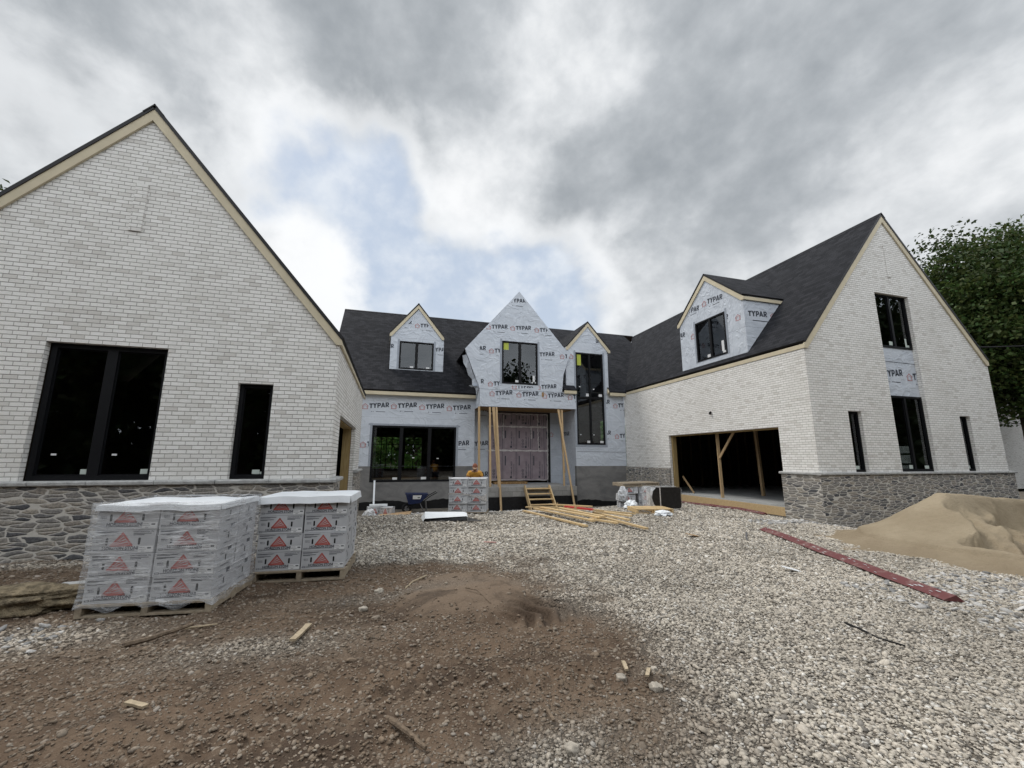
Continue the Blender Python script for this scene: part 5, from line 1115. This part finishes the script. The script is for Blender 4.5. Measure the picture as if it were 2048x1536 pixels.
for i,(a,b,z,lb) in enumerate(BL):
    mb=MB(); za,zb2=gh(*a)+.06+z,gh(*b)+.055+z*.9; mb.bar((a[0],a[1],za),(b[0],b[1],zb2),.09 if i!=12 else .04,.040,M_wood)
    o=mb.build('lumber_board',loc=((a[0]+b[0])/2,(a[1]+b[1])/2,(za+zb2)/2)); tag(o,lb,'board','boards in the lumber pile')
    if i==6:
        p=MB(); d=Vector((b[0]-a[0],b[1]-a[1],zb2-za)); q0=Vector((a[0],a[1],za)); L_=d.length; d.normalize(); t=d.cross(Z).normalized()
        for s0,s1 in ((.02,.30),(.36,.78)): 
            c0,c1=q0+d*L_*s0,q0+d*L_*s1; p.poly([c0-t*.044+Z*.023,c1-t*.044+Z*.023,c1+t*.044+Z*.023,c0+t*.044+Z*.023],(0,0,1),M_redpaint); p.poly([c0-t*.046-Z*.02,c1-t*.046-Z*.02,c1-t*.046+Z*.02,c0-t*.046+Z*.02],-t,M_redpaint); p.poly([c0+t*.046-Z*.02,c1+t*.046-Z*.02,c1+t*.046+Z*.02,c0+t*.046+Z*.02],t,M_redpaint)
        p.build('red_paint',o)
# ================================================================== RED STEEL
def angle_iron(name,a,b,wd,label,seg=16,grp='red steel lintels',up=.10):
    mb=MB(); a=Vector(a); b=Vector(b); d=(b-a); t=Vector((-d.y,d.x,0)).normalized(); pr=None
    for i in range(seg+1):
        p=a+d*i/seg; p.z=max(p.z,0)*0+gh(p.x,p.y)*.4+gz(p.x,p.y)*.6+.045; q=(p-t*wd,p,p+Z*0+t*.0-Z*.0,p)
        r=[p-t*wd*.85-Z*.015,p+Z*wd*.24,p+Z*wd*.24+t*.012,p+t*.09-Z*.03,p+t*.08-Z*.035,p-t*wd*.80-Z*.025]
        if pr:
            for k in range(6): mb.face([pr[k],r[k],r[(k+1)%6],pr[(k+1)%6]],M_red)
        else: mb.face(r[::-1],M_red)
        pr=r
    mb.face(pr,M_red)
    rg=random.Random(2)
    for i in range(26):   # pale mortar splashes
        s=rg.random(); p=a+d*s; z=gh(p.x,p.y)*.4+gz(p.x,p.y)*.6+.045+.0185; o_=rg.uniform(.02,wd*.75); c=p-t*o_; c.z=z-.0185+wd*.24-o_*(wd*.24+.015)/(wd*.85)+.004; L=rg.uniform(.008,.05); w2=rg.uniform(.004,.012); dn=d.normalized()
        mb.poly([c-dn*L-t*w2,c+dn*L-t*w2*.4,c+dn*L*.7+t*w2,c-dn*L*.6+t*w2],(0,0,1),M_label)
    o=mb.build(name,loc=((a.x+b.x)/2,(a.y+b.y)/2,gz((a.x+b.x)/2,(a.y+b.y)/2))); return tag(o,label,'steel angle',grp)
angle_iron('steel_angle',(8.22,7.78,0),(6.22,3.42,0),.15,'long red steel angle lying on the gravel in front of the sand pile')
angle_iron('steel_angle',(11.25,15.4,0),(11.30,13.2,0),.12,'short red steel angle at the far end of the garage slab edge')
angle_iron('steel_angle',(11.28,13.3,0),(11.38,10.7,0),.15,'wet red steel angle lying along the near garage slab edge')
# ================================================================== SAND PILE
def sand_z(x,y):
    px,py=10.55,5.75
    dx,dy=x-px,y-py
    dx=max(0,dx-4.6) if dx>0 else dx*1.38
    dy2=dy*(.63 if dy<0 else 1.75); r=math.hypot(dx,dy2); ang=math.atan2(dy2,dx); r*=1+.05*math.sin(ang*3+1)+.05*mn.noise(Vector((x*.5,y*.5,3)))
    H0=1.02; h_=H0-.43*r+.16*math.exp(-((r-2.45)/.55)**2)
    if r>2.3: h_=(H0-.43*2.3+.15)*math.exp(-(r-2.3)*1.9)-.035
    h_=min(h_,H0-.04+.06*mn.noise(Vector((x*.7,y*.7,9))))
    e=(x-9.75)*.55+(5.15-y)*.75+.20*mn.noise(Vector((x*1.5,y*1.5,1)))+.10*mn.noise(Vector((x*4.5,y*4.5,1)))
    if e>0 and y<6.3:
        str_=.5+.5*mn.noise(Vector((x*16+y*4,y*2,1)))
        k=sm(e/(.035+.07*str_)); k2=sm((e-.62+.30*mn.noise(Vector((x*1.3,y*1.3,8))))/(.03+.06*str_)); wv=sm((y-3.7)/.7)*sm((x-9.0)/.5)*sm((5.65-y)/.35)
        h_-=(.30*k+.24*k2)*wv*(1-.6*sm((e-1.2)/1.3)); h_+=wv*k*(.11*mn.noise(Vector((x*1.9,y*1.9,4)))+.07*mn.noise(Vector((x*4.3,y*4.3,4)))+.03*mn.noise(Vector((x*10,y*10,4))))
    h_+=.020*mn.noise(Vector((x*2.2,y*2.2,6)))+.008*mn.noise(Vector((x*9,y*9,6)))+.009*mn.noise(Vector((x*19,y*19,6)))
    return gz(max(min(x,13),-9),y)*(.7 if h_>.3 else 1)+h_
gx,gy=np.arange(6.8,16.5,.032),np.arange(2.6,8.88,.032); sx,sy=len(gx),len(gy)
V=np.array([[(x,y,sand_z(x,y)) for x in gx] for y in gy]).reshape(-1,3); base=np.array([[gz(x,y)-.03 for x in gx] for y in gy]).ravel()
ok=V[:,2]>base; V[:,2]=np.where(ok,V[:,2],base-.05)
idx=np.arange(sx*sy).reshape(sy,sx); F4=np.stack([idx[:-1,:-1],idx[:-1,1:],idx[1:,1:],idx[1:,:-1]],-1).reshape(-1,4); F4=F4[ok[F4].any(1)]
used=np.unique(F4); rem=-np.ones(len(V),int); rem[used]=np.arange(len(used))
def sand_fn(h,b):
    n=h.noise(h.pos,.9,5,.6); n2=h.noise(h.pos,55,4,.7); sp=h.new('ShaderNodeSeparateXYZ'); h.put(sp.inputs[0],h.pos)
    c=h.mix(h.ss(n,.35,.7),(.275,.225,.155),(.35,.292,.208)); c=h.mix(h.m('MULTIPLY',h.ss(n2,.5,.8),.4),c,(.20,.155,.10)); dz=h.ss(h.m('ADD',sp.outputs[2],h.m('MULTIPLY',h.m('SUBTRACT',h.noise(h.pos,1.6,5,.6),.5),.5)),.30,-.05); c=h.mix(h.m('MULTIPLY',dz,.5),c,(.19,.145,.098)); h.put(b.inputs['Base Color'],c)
    h.put(b.inputs['Normal'],h.bump(h.m('ADD',h.m('MULTIPLY',n2,.5),h.noise(h.pos,9,5,.6)),.032))
M_sand=mat('tan_sand',sand_fn,rough=.95,spec=.1)
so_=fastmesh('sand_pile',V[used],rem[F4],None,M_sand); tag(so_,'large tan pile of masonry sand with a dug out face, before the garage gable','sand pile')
# ================================================================== LOOSE BITS ON THE GROUND
M_lump=mat('pale_limestone',col=(.36,.325,.275),nz=.25,nscale=20,rough=.9,bump=.01,bscale=40)
def rock(name,c,rx,ry,rz,a,label,cat,ma,seed,grp=None,amp=.35,ns=1.6,sub=4):
    bm=bmesh.new(); bmesh.ops.create_icosphere(bm,subdivisions=sub,radius=1)
    for v in bm.verts:
        p=v.co.copy(); p=Vector([math.copysign(abs(t)**.7,t) for t in p]); k=1+amp*mn.noise(p*ns+Vector((seed,seed,0)))+amp*.35*mn.noise(p*ns*3+Vector((0,seed,0)))+amp*.15*mn.noise(p*ns*8+Vector((0,seed,0))); v.co=Vector((p.x*rx*k,p.y*ry*k,p.z*rz*k))
    me=bpy.data.meshes.new(name); bm.to_mesh(me); bm.free(); me.materials.append(ma); me.polygons.foreach_set('use_smooth',[True]*len(me.polygons))
    o=bpy.data.objects.new(name,me); COL.objects.link(o); o.location=c; o.rotation_euler=(0,0,a); return tag(o,label,cat,grp)
rock('rock_slab',(-3.85,5.92,.12),.92,.22,.125,-.03,'long tan rock slab lying at the left edge, beside the film-wrapped pallet','rock',M_tanrock,4,amp=.30,ns=2.3,sub=5)
rock('pale_rock',(-3.2,6.3,.12),.30,.10,.07,.1,'thin pale rock lying behind the tan slab','rock',M_ledge,7)
def stick(name,pts,rad,label,cat,ma,seed=0,n=6):
    P=[Vector((x,y,gh(x,y)+rad*1.0+dz)) for x,y,dz in pts]; path=[]
    for a,b in zip(P,P[1:]):
        for i in range(6): path.append(a.lerp(b,i/6)+Vector((mn.noise(Vector((i,seed,a.x)))*rad*.8,mn.noise(Vector((i,seed,a.y)))*rad*.8,0)))
    path.append(P[-1]); N=len(path); mb=MB(); mb.tube(path,[rad*(1.0-.45*i/N)*(1+.2*mn.noise(Vector((i*.7,seed,1)))) for i in range(N)],ma,n)
    o=mb.build(name,smooth=True,loc=P[0]); return tag(o,label,cat)
stick('broken_branch',[(.085,2.93,.015),(.19,2.78,.03),(.27,2.62,.01)],.019,'short stout barkless branch lying in the mud near the bottom of the photo','branch',M_twig,1,8)
stick('bark_strip',[(-2.10,4.62,.0),(-1.9,4.72,.03),(-1.68,4.83,.05)],.024,'dark strip of bark on the dirt in front of the wrapped pallet','bark',M_twig,2)
stick('thin_stick',[(-1.75,4.85,.02),(-1.5,4.88,.02)],.011,'thin pale stick beside the dark bark strip','stick',M_stub,3)
stick('cable',[(4.35,3.30,0),(4.30,3.12,.01),(4.28,2.98,0),(4.33,2.79,.005)],.010,'black cable end curving over the gravel at the right','cable',M_rubber,4)
stick('pipe',[(7.46,7.55,.0),(7.1,7.2,0),(6.8,6.88,0)],.022,'grey pipe lying on the gravel left of the long red steel angle','pipe',M_steel,5)
stick('long_twig',[(.55,6.05,.01),(.35,5.7,.02),(.25,5.45,.0)],.012,'pale twig on the dirt mound behind the tyre marks','twig',M_stub,6)
stick('curved_root',[(.9,5.0,.02),(1.0,4.85,.03),(1.1,4.6,.0)],.008,'thin curved root on the smooth dirt mound','root',M_twig,7)
def chip(name,c,L,wd,th,a,label,ma,seed=0,cat='wood scrap',tilt=.06):
    mb=MB(); rg=random.Random(seed); n=5; top=[];
    l=[(-L/2+L*i/n,-wd/2*(1+rg.uniform(-.35,.15)*(1 if i in(0,n) else .4))) for i in range(n+1)]; r=[(-L/2+L*i/n+rg.uniform(-.01,.01),wd/2*(1+rg.uniform(-.35,.15)*(1 if i in (0,n) else .4))) for i in range(n+1)]
    pts=[(x,y,0) for x,y in l]+[(x,y,0) for x,y in r[::-1]]; mb.prism(pts,(0,0,th),ma); o=mb.build(name); o.location=(c[0],c[1],gh(*c)+.02+L*.3*tilt); o.rotation_euler=(tilt*.5,tilt,a); return tag(o,label,cat)
chip('wood_scrap',(-.70,4.48),.42,.055,.02,1.42,'pale split wood scrap standing out on the brown dirt, center left',M_stub,1)
chip('wood_scrap',(-1.5,3.55),.15,.035,.015,-.5,'pale wood chip on the dirt at far lower left',M_stub,2)
chip('wood_scrap',(1.83,3.15),.15,.03,.015,1.2,'slim wood chip near the white stones at the dirt edge',M_stub,3)
chip('wood_scrap',(1.92,2.98),.14,.028,.012,.9,'slanted yellowish chip beside the white stones at the dirt edge',M_stub,5)
chip('wood_scrap',(1.05,2.75),.17,.02,.012,1.5,'thin upright-looking splinter on the mud, lower middle',M_twig,6)
chip('cardboard_scrap',(6.06,7.5),.34,.16,.012,.3,'torn brown cardboard scrap on the gravel beside the grey pipe',M_ply,4,'scrap',.2)
chip('paper_scrap',(5.62,4.95),.28,.09,.006,-.25,'crumpled white paper scrap on the gravel left of the red angle',M_label,8,'scrap',.25)
chip('plastic_scrap',(1.9,8.05),.26,.04,.008,.1,'small pinkish plastic strip on the gravel behind the dirt mound',M_pinkink,9,'scrap',.1)
for i,(x,y,s,lb) in enumerate(((1.88,2.83,.052,'large pale stone at the edge of dirt and gravel'),(1.72,3.02,.045,'chalky broken stone lump left of the large pale stone'),(2.02,3.05,.03,'small white stone above the large pale stone'),(-.05,5.55,.06,'pale stone on the dirt behind the mound, left'),(1.05,2.42,.05,'flat beige stone at the bottom edge of the dirt'),(-.2,5.0,.05,'rounded stone at the left foot of the dirt mound'))):
    rock('stone',(x,y,gh(x,y)+s*.22),s*.85,s*.72,s*.5,i*1.3,lb,'stone',M_lump,i+20,'larger single stones',sub=3)
# ================================================================== WORKER
def skin_body(name,nodes,edges,ma,sub=2,root=0,parent=None):
    me=bpy.data.meshes.new(name); me.from_pydata([n[0] for n in nodes],edges,[]); o=bpy.data.objects.new(name,me); COL.objects.link(o)
    md=o.modifiers.new('s','SKIN'); md.use_smooth_shade=True
    for i,n in enumerate(nodes):
        sv=me.skin_vertices[0].data[i]; r=n[1]; sv.radius=(r,r) if not isinstance(r,tuple) else r; sv.use_root=(i==root)
    sb=o.modifiers.new('b','SUBSURF'); sb.levels=sub; sb.render_levels=sub
    dg=bpy.context.evaluated_depsgraph_get(); dg.update(); m2=bpy.data.meshes.new_from_object(o.evaluated_get(dg)); o.modifiers.clear(); old=o.data; o.data=m2; bpy.data.meshes.remove(old); m2.materials.clear(); m2.materials.append(ma); m2.name=name
    if parent: o.parent=parent
    return o
px_,py_=2.70,13.72; pz=gz(px_,py_)
PE=empty('person',(px_,py_,pz),'worker in an orange shirt and cap bending over the carton stack by the porch','person'); PE.rotation_euler=(0,0,-.18)
# local frame: facing -Y ; z from the ground, leaning forward
hipz=.86
B=[((0,.20,hipz),.13),((0,.12,1.05),(.135,.11)),((0,.03,1.20),(.165,.115)),((0,-.06,1.30),(.15,.10)),((0,-.11,1.37),.058),((0,-.15,1.42),.06),
   ((.17,-.03,1.29),.065),((.26,-.10,1.07),.048),((.20,-.33,.95),.040),((.17,-.41,.93),.030),((-.17,-.03,1.29),.065),((-.26,-.10,1.07),.048),((-.20,-.33,.95),.040),((-.17,-.41,.93),.030),
   ((.10,.20,.80),.095),((.12,.10,.46),.068),((.13,.14,.10),.045),((.14,.0,.035),.038),((-.10,.20,.80),.095),((-.12,.12,.46),.068),((-.13,.18,.10),.045),((-.14,.04,.035),.038)]
Ed=[(0,1),(1,2),(2,3),(3,4),(4,5),(3,6),(6,7),(7,8),(8,9),(3,10),(10,11),(11,12),(12,13),(0,14),(14,15),(15,16),(16,17),(0,18),(18,19),(19,20),(20,21)]
body=skin_body('body',B,Ed,M_skin,2,0,PE)
# hands with five fingers, joined into the body mesh
bmj=bmesh.new(); bmj.from_mesh(body.data)
for sg in (1,-1):
    w0=Vector((sg*.17,-.41,.93)); nodes=[(w0,.028),(w0+Vector((-sg*.01,-.06,-.015)),(.040,.018))]; ed=[(0,1)]
    for k,(dx,l) in enumerate(((.030,.072),(.011,.082),(-.010,.078),(-.029,.060))):
        b=len(nodes); p=w0+Vector((sg*dx,-.095,-.02)); nodes+= [(p,.0095),(p+Vector((0,-l*.5,-.008)),.0088),(p+Vector((0,-l*.85,-.035)),.0075)]; ed+=[(1,b),(b,b+1),(b+1,b+2)]
    b=len(nodes); nodes+=[(w0+Vector((-sg*.042,-.05,-.01)),.011),(w0+Vector((-sg*.058,-.085,-.025)),.0095)]; ed+=[(1,b),(b,b+1)]
    ho=skin_body('hand',nodes,ed,M_skin,1,0); bmj.from_mesh(ho.data); hm=ho.data; bpy.data.objects.remove(ho); bpy.data.meshes.remove(hm)
# head with face, ears
hc=Vector((0,-.215,1.465)); tilt=Matrix.Rotation(R(20),3,'X')   # chin tucked, looking down
t=bmesh.new(); bmesh.ops.create_uvsphere(t,u_segments=24,v_segments=18,radius=1)
for v in t.verts:
    p=v.co.copy(); q=Vector((p.x*.077,p.y*.098,p.z*.118))
    if p.z<-.1: q.x*=1-.30*min(1,-p.z); q.y=q.y*(1-.08*-p.z)-.008
    if p.y<0:
        q.y-=.026*math.exp(-(p.x/.13)**2-((p.z+.12)/.16)**2)        # nose
        q.y+=.012*math.exp(-((abs(p.x)-.36)/.14)**2-((p.z-.10)/.10)**2)   # eye sockets
        q.y-=.006*math.exp(-(p.x/.30)**2-((p.z+.48)/.06)**2)        # lips
        q.y+=.006*math.exp(-(p.x/.30)**2-((p.z+.42)/.03)**2)
        q.y-=.008*math.exp(-(p.x/.22)**2-((p.z+.80)/.12)**2)        # chin
    if abs(p.x)>.9 and abs(p.z)<.28 and -.1<p.y<.35: q.x*=1.16     # ears
    v.co=hc+tilt@q
tm=bpy.data.meshes.new('h'); t.to_mesh(tm); t.free(); bmj.from_mesh(tm); bpy.data.meshes.remove(tm)
for f in bmj.faces: f.smooth=True
bmj.to_mesh(body.data); bmj.free()
mb=MB()
for sx_ in (-1,1):
    c=hc+tilt@Vector((sx_*.028,-.092,.012)); mb.obox(c,(tilt@Vector((1,0,0)),tilt@Vector((0,1,0)),tilt@Vector((0,0,1))),(.012,.004,.005),M_hair)
mb.obox(hc+tilt@Vector((0,-.098,-.052)),(tilt@Vector((1,0,0)),tilt@Vector((0,1,0)),tilt@Vector((0,0,1))),(.020,.004,.003),M_cap); o=mb.build('face_features'); o.parent=PE
mb=MB()
for i in range(9):      # hair below the cap, back and sides, and short beard
    for a in range(-10,11):
        pass
t=bmesh.new(); bmesh.ops.create_uvsphere(t,u_segments=20,v_segments=14,radius=1)
for v in list(t.verts):
    p=v.co; 
    if (p.y<.05 and p.z>-.45) or p.z<-.95: t.verts.remove(v)
for v in t.verts: p=v.co.copy(); k=1.0-.30*max(0,-p.z)*(p.y<.3); v.co=hc+tilt@Vector((p.x*.083*k,p.y*.104-.004*(p.y<0),p.z*.122))
tm=bpy.data.meshes.new('hair'); t.to_mesh(tm); t.free(); tm.materials.append(M_hair); o=bpy.data.objects.new('hair',tm); COL.objects.link(o); o.parent=PE
# cap: crown and brim
t=bmesh.new(); bmesh.ops.create_uvsphere(t,u_segments=22,v_segments=14,radius=1)
for v in list(t.verts):
    if v.co.z<.12: t.verts.remove(v)
for v in t.verts: p=v.co.copy(); v.co=hc+tilt@Vector((p.x*.088,p.y*.110,p.z*.125+.012))
tm=bpy.data.meshes.new('cap'); t.to_mesh(tm); t.free(); tm.materials.append(M_cap); cap=bpy.data.objects.new('cap',tm); COL.objects.link(cap); cap.parent=PE
mb=MB(); n=10; inn=[Vector((.086*math.sin(a),-.106*math.cos(a),.03)) for a in [R(-62+124*i/n) for i in range(n+1)]]; outr=[Vector((.092*math.sin(a)*1.0,-.106*math.cos(a)-.075*math.cos(a*1.3),.012)) for a in [R(-62+124*i/n) for i in range(n+1)]]
for i in range(n):
    for dz in (0,.004): mb.face([hc+tilt@(q+Vector((0,0,dz))) for q in (inn[i],inn[i+1],outr[i+1],outr[i])],M_capbrim)
o=mb.build('cap_brim'); o.parent=cap
# shirt and trousers as clothing over the body
SB=[((0,.19,.88),.145),((0,.12,1.05),(.15,.125)),((0,.03,1.20),(.182,.132)),((0,-.065,1.30),(.155,.11)),((0,-.10,1.34),.068),((.175,-.03,1.285),.078),((.235,-.075,1.15),.070),((-.175,-.03,1.285),.078),((-.235,-.075,1.15),.070)]
skin_body('shirt',SB,[(0,1),(1,2),(2,3),(3,4),(3,5),(5,6),(3,7),(7,8)],M_shirt,2,0,PE)
TB=[((0,.20,.87),.15),((.10,.20,.80),.11),((.12,.10,.46),.085),((.13,.14,.09),.065),((-.10,.20,.80),.11),((-.12,.12,.46),.085),((-.13,.18,.09),.065)]
skin_body('trousers',TB,[(0,1),(1,2),(2,3),(0,4),(4,5),(5,6)],M_jeans,2,0,PE)
# ================================================================== TREES
def leaf_fn(h,b):
    a=attr(h); h.put(b.inputs['Base Color'],a); tl=h.new('ShaderNodeBsdfTranslucent'); h.put(tl.inputs[0],a); o=h.N['Material Output']; mx=h.new('ShaderNodeMixShader'); mx.inputs[0].default_value=.3; h.put(mx.inputs[1],b.outputs[0]); h.put(mx.inputs[2],tl.outputs[0]); h.put(o.inputs[0],mx.outputs[0])
M_leaf=mat('green_leaves',leaf_fn,rough=.55,spec=.3)
M_barkt=mat('tree_bark',col=(.07,.055,.042),nz=.3,nscale=8,rough=.95,bump=.02,bscale=12)
def tree(x,y,z,H,rx,ry,rz,cz,nclump,per,leaf,label,seed,group=None,tone=(.052,.088,.024),name='deciduous_tree',low=.0):
    rg=np.random.default_rng(seed); rr=random.Random(seed)
    T=empty(name,(x,y,z),label,'tree',group)
    # trunk and limbs
    mb=MB(); mb.tube([(0,0,-.2),(.05,0,H*.2),(-.05,.1,H*.42),(.1,0,H*.7)],[H*.030,H*.024,H*.018,H*.006],M_barkt,9)
    cl=[]
    while len(cl)<nclump:
        p=rg.normal(0,1,3); p/=np.linalg.norm(p); r=min(1,rg.random()**.38)*.97
        k=1+.28*mn.noise(Vector((p[0]*1.6,p[1]*1.6,p[2]*1.6+seed)))
        q=np.array([p[0]*rx*r*k,p[1]*ry*r*k,cz+p[2]*rz*r*k])
        if q[2]<low: continue
        cl.append(q)
    for q in cl[::max(1,nclump//22)]:
        s=H*rr.uniform(.25,.55); a=Vector((0,0,s)); b=Vector(q); mb.tube([a,a.lerp(b,.5)+Vector((0,0,-.05*H)),b],[H*.009,H*.005,H*.0018],M_barkt,5)
    tr=mb.build('trunk'); tr.parent=T
    cl=np.array(cl); N=nclump*per; ci=np.repeat(np.arange(nclump),per)
    sig=(rx+ry+rz)/3*.105*(.7+.7*rg.random(nclump)); P=cl[ci]+np.clip(rg.normal(0,1,(N,3)),-1.7,1.7)*sig[ci][:,None]*np.array([1.15,1.15,.72])
    nrm=rg.normal(0,1,(N,3))+np.array([0,0,.9]); nrm/=np.linalg.norm(nrm,axis=1)[:,None]; t=np.cross(nrm,rg.normal(0,1,(N,3))); t/=np.linalg.norm(t,axis=1)[:,None]; bt=np.cross(nrm,t)
    s=leaf*(.6+.8*rg.random((N,1))); V=np.stack([P-t*s*.5,P+bt*s*.32,P+t*s*.5,P-bt*s*.32],1); V[:,1]+=nrm*s*.08; V[:,3]+=nrm*s*.08
    tc_=np.array(tone)[None]*(.55+.8*rg.random((nclump,1)))[ci]*(.75+.5*rg.random((N,1))); tc_[:,0]*=(.8+.6*rg.random(N)); C=np.repeat(tc_,4,0)
    F=np.arange(N*4).reshape(N,4); c=fastmesh('crown',V.reshape(-1,3),F,C,M_leaf,smooth=False); c.parent=T; c.location=(0,0,0); return T
tree(40.0,16.5,0,17.2,7.0,6.5,5.9,10.4,340,430,.25,'big dark green leafy tree rising behind the right brick gable',11,low=3.6)
tree(37.6,13.4,0,9,2.9,2.4,2.4,4.9,40,170,.22,'lower leafy tree hanging in front of the neighbouring wall at the right edge',12,low=2.0)
tree(-19.5,22.,0,14.6,3.6,3.6,4.2,9.6,60,150,.26,'green tree whose tip shows behind the left brick building roof',13,tone=(.06,.10,.03))
BG='trees across the road behind the photographer'
for i,(x,y,H,lb) in enumerate(((-16,-13,13,'dark tree behind the photographer at far left'),(-8.5,-12,15,'tall dark tree behind the photographer, left of the gap'),(-1.5,-16,12,'rounded tree behind the photographer near the middle'),(6,-14,14,'broad tree behind the photographer, right of the middle'),(14,-17,16,'tall tree behind the photographer towards the right'),(23,-14,15,'wide tree behind the photographer at far right'),(-25,-10,15,'leaning dark tree beyond the far left one'),(33,-5,18,'tall dark tree behind the photographer, beyond the sand pile'),(44,-10,19,'taller dark tree behind the photographer, farthest right'),(52,-2,17,'dark tree at the far right, level with the photographer'))):
    tree(x,y,0,H,H*.40,H*.36,H*.42,H*.50,110,90,.5,lb,30+i,BG,tone=(.035,.06,.018))
def woodland(name,x0,x1,y0,y1,z0,hh,n,leaf,seed,label,tone):
    rg=np.random.default_rng(seed); cx=rg.uniform(x0,x1,n//60); cy=rg.uniform(y0,y1,n//60); cz=z0+hh*rg.random(n//60)**1.1*(.75+.35*np.array([mn.noise(Vector((x*.12,seed,0))) for x in cx]))
    ci=np.repeat(np.arange(n//60),60); N=len(ci); P=np.stack([cx[ci],cy[ci],cz[ci]],-1)+rg.normal(0,1,(N,3))*np.array([1.3,1.1,.8])
    nr=rg.normal(0,1,(N,3)); nr/=np.linalg.norm(nr,axis=1)[:,None]; t=np.cross(nr,rg.normal(0,1,(N,3))); t/=np.linalg.norm(t,axis=1)[:,None]; bt=np.cross(nr,t); s=leaf*(.6+.8*rg.random((N,1)))
    V=np.stack([P-t*s*.5,P+bt*s*.35,P+t*s*.5,P-bt*s*.35],1); C=np.repeat(np.array(tone)[None]*(.5+1.0*rg.random((n//60,1)))[ci],4,0)
    o=fastmesh(name,V.reshape(-1,3),np.arange(N*4).reshape(N,4),C,M_leaf,smooth=False); return tag(o,label,'woodland',kind='stuff')
woodland('woodland',-75,95,-34,-19,0,15,64000,.95,5,'dark belt of woodland behind the photographer, seen only in the window panes',(.028,.05,.016))
woodland('woodland',-40,45,52,64,-.5,9,16000,.9,6,'green belt of woodland beyond the back yard, seen through the wide window',(.09,.18,.04))
BK='trees behind the back yard'
for i,(x,y,H,lb) in enumerate(((-7.5,44,10,'green tree seen through the wide window, left pane'),(-2.5,47,11,'green tree seen through the wide window, middle'),(2.5,45,9,'green tree seen through the wide window, right'))):
    tree(x,y,-.5,H,H*.4,H*.35,H*.4,H*.5,50,70,.5,lb,50+i,BK,tone=(.10,.20,.045))
# ================================================================== NEIGHBOUR AND WIRE
NB=empty('neighbour_house',(44,22,0),'pale brick house wall behind the trees at the right edge','house')
mb=MB(); wall(mb,PY(19.5),[(30.5,-.5),(60,-.5),(60,9.6),(30.5,9.6)],[(52,54,3,5)],.3,M_brick); mb.box(30.5,60,19.81,28,-.5,9.6,M_brick); mb.build('wall',NB)
mb=MB(); slab(mb,[(30,19,9.55),(60.5,19,9.55),(60.5,24,13.8),(30,24,13.8)],.15); slab(mb,[(30,29,9.55),(60.5,29,9.55),(60.5,24,13.8),(30,24,13.8)],.15); mb.build('roof',NB)
mb=MB(); P=[]
for i in range(13): t=i/12; P.append((20.5+26*t,13.5-2*t,6.9+3.1*t-1.3*math.sin(math.pi*t)*.6))
mb.tube(P,.035,M_rubber,5); tag(mb.build('utility_wire',smooth=True,loc=P[0]),'grey utility wire running through the big tree to the garage wing','wire')
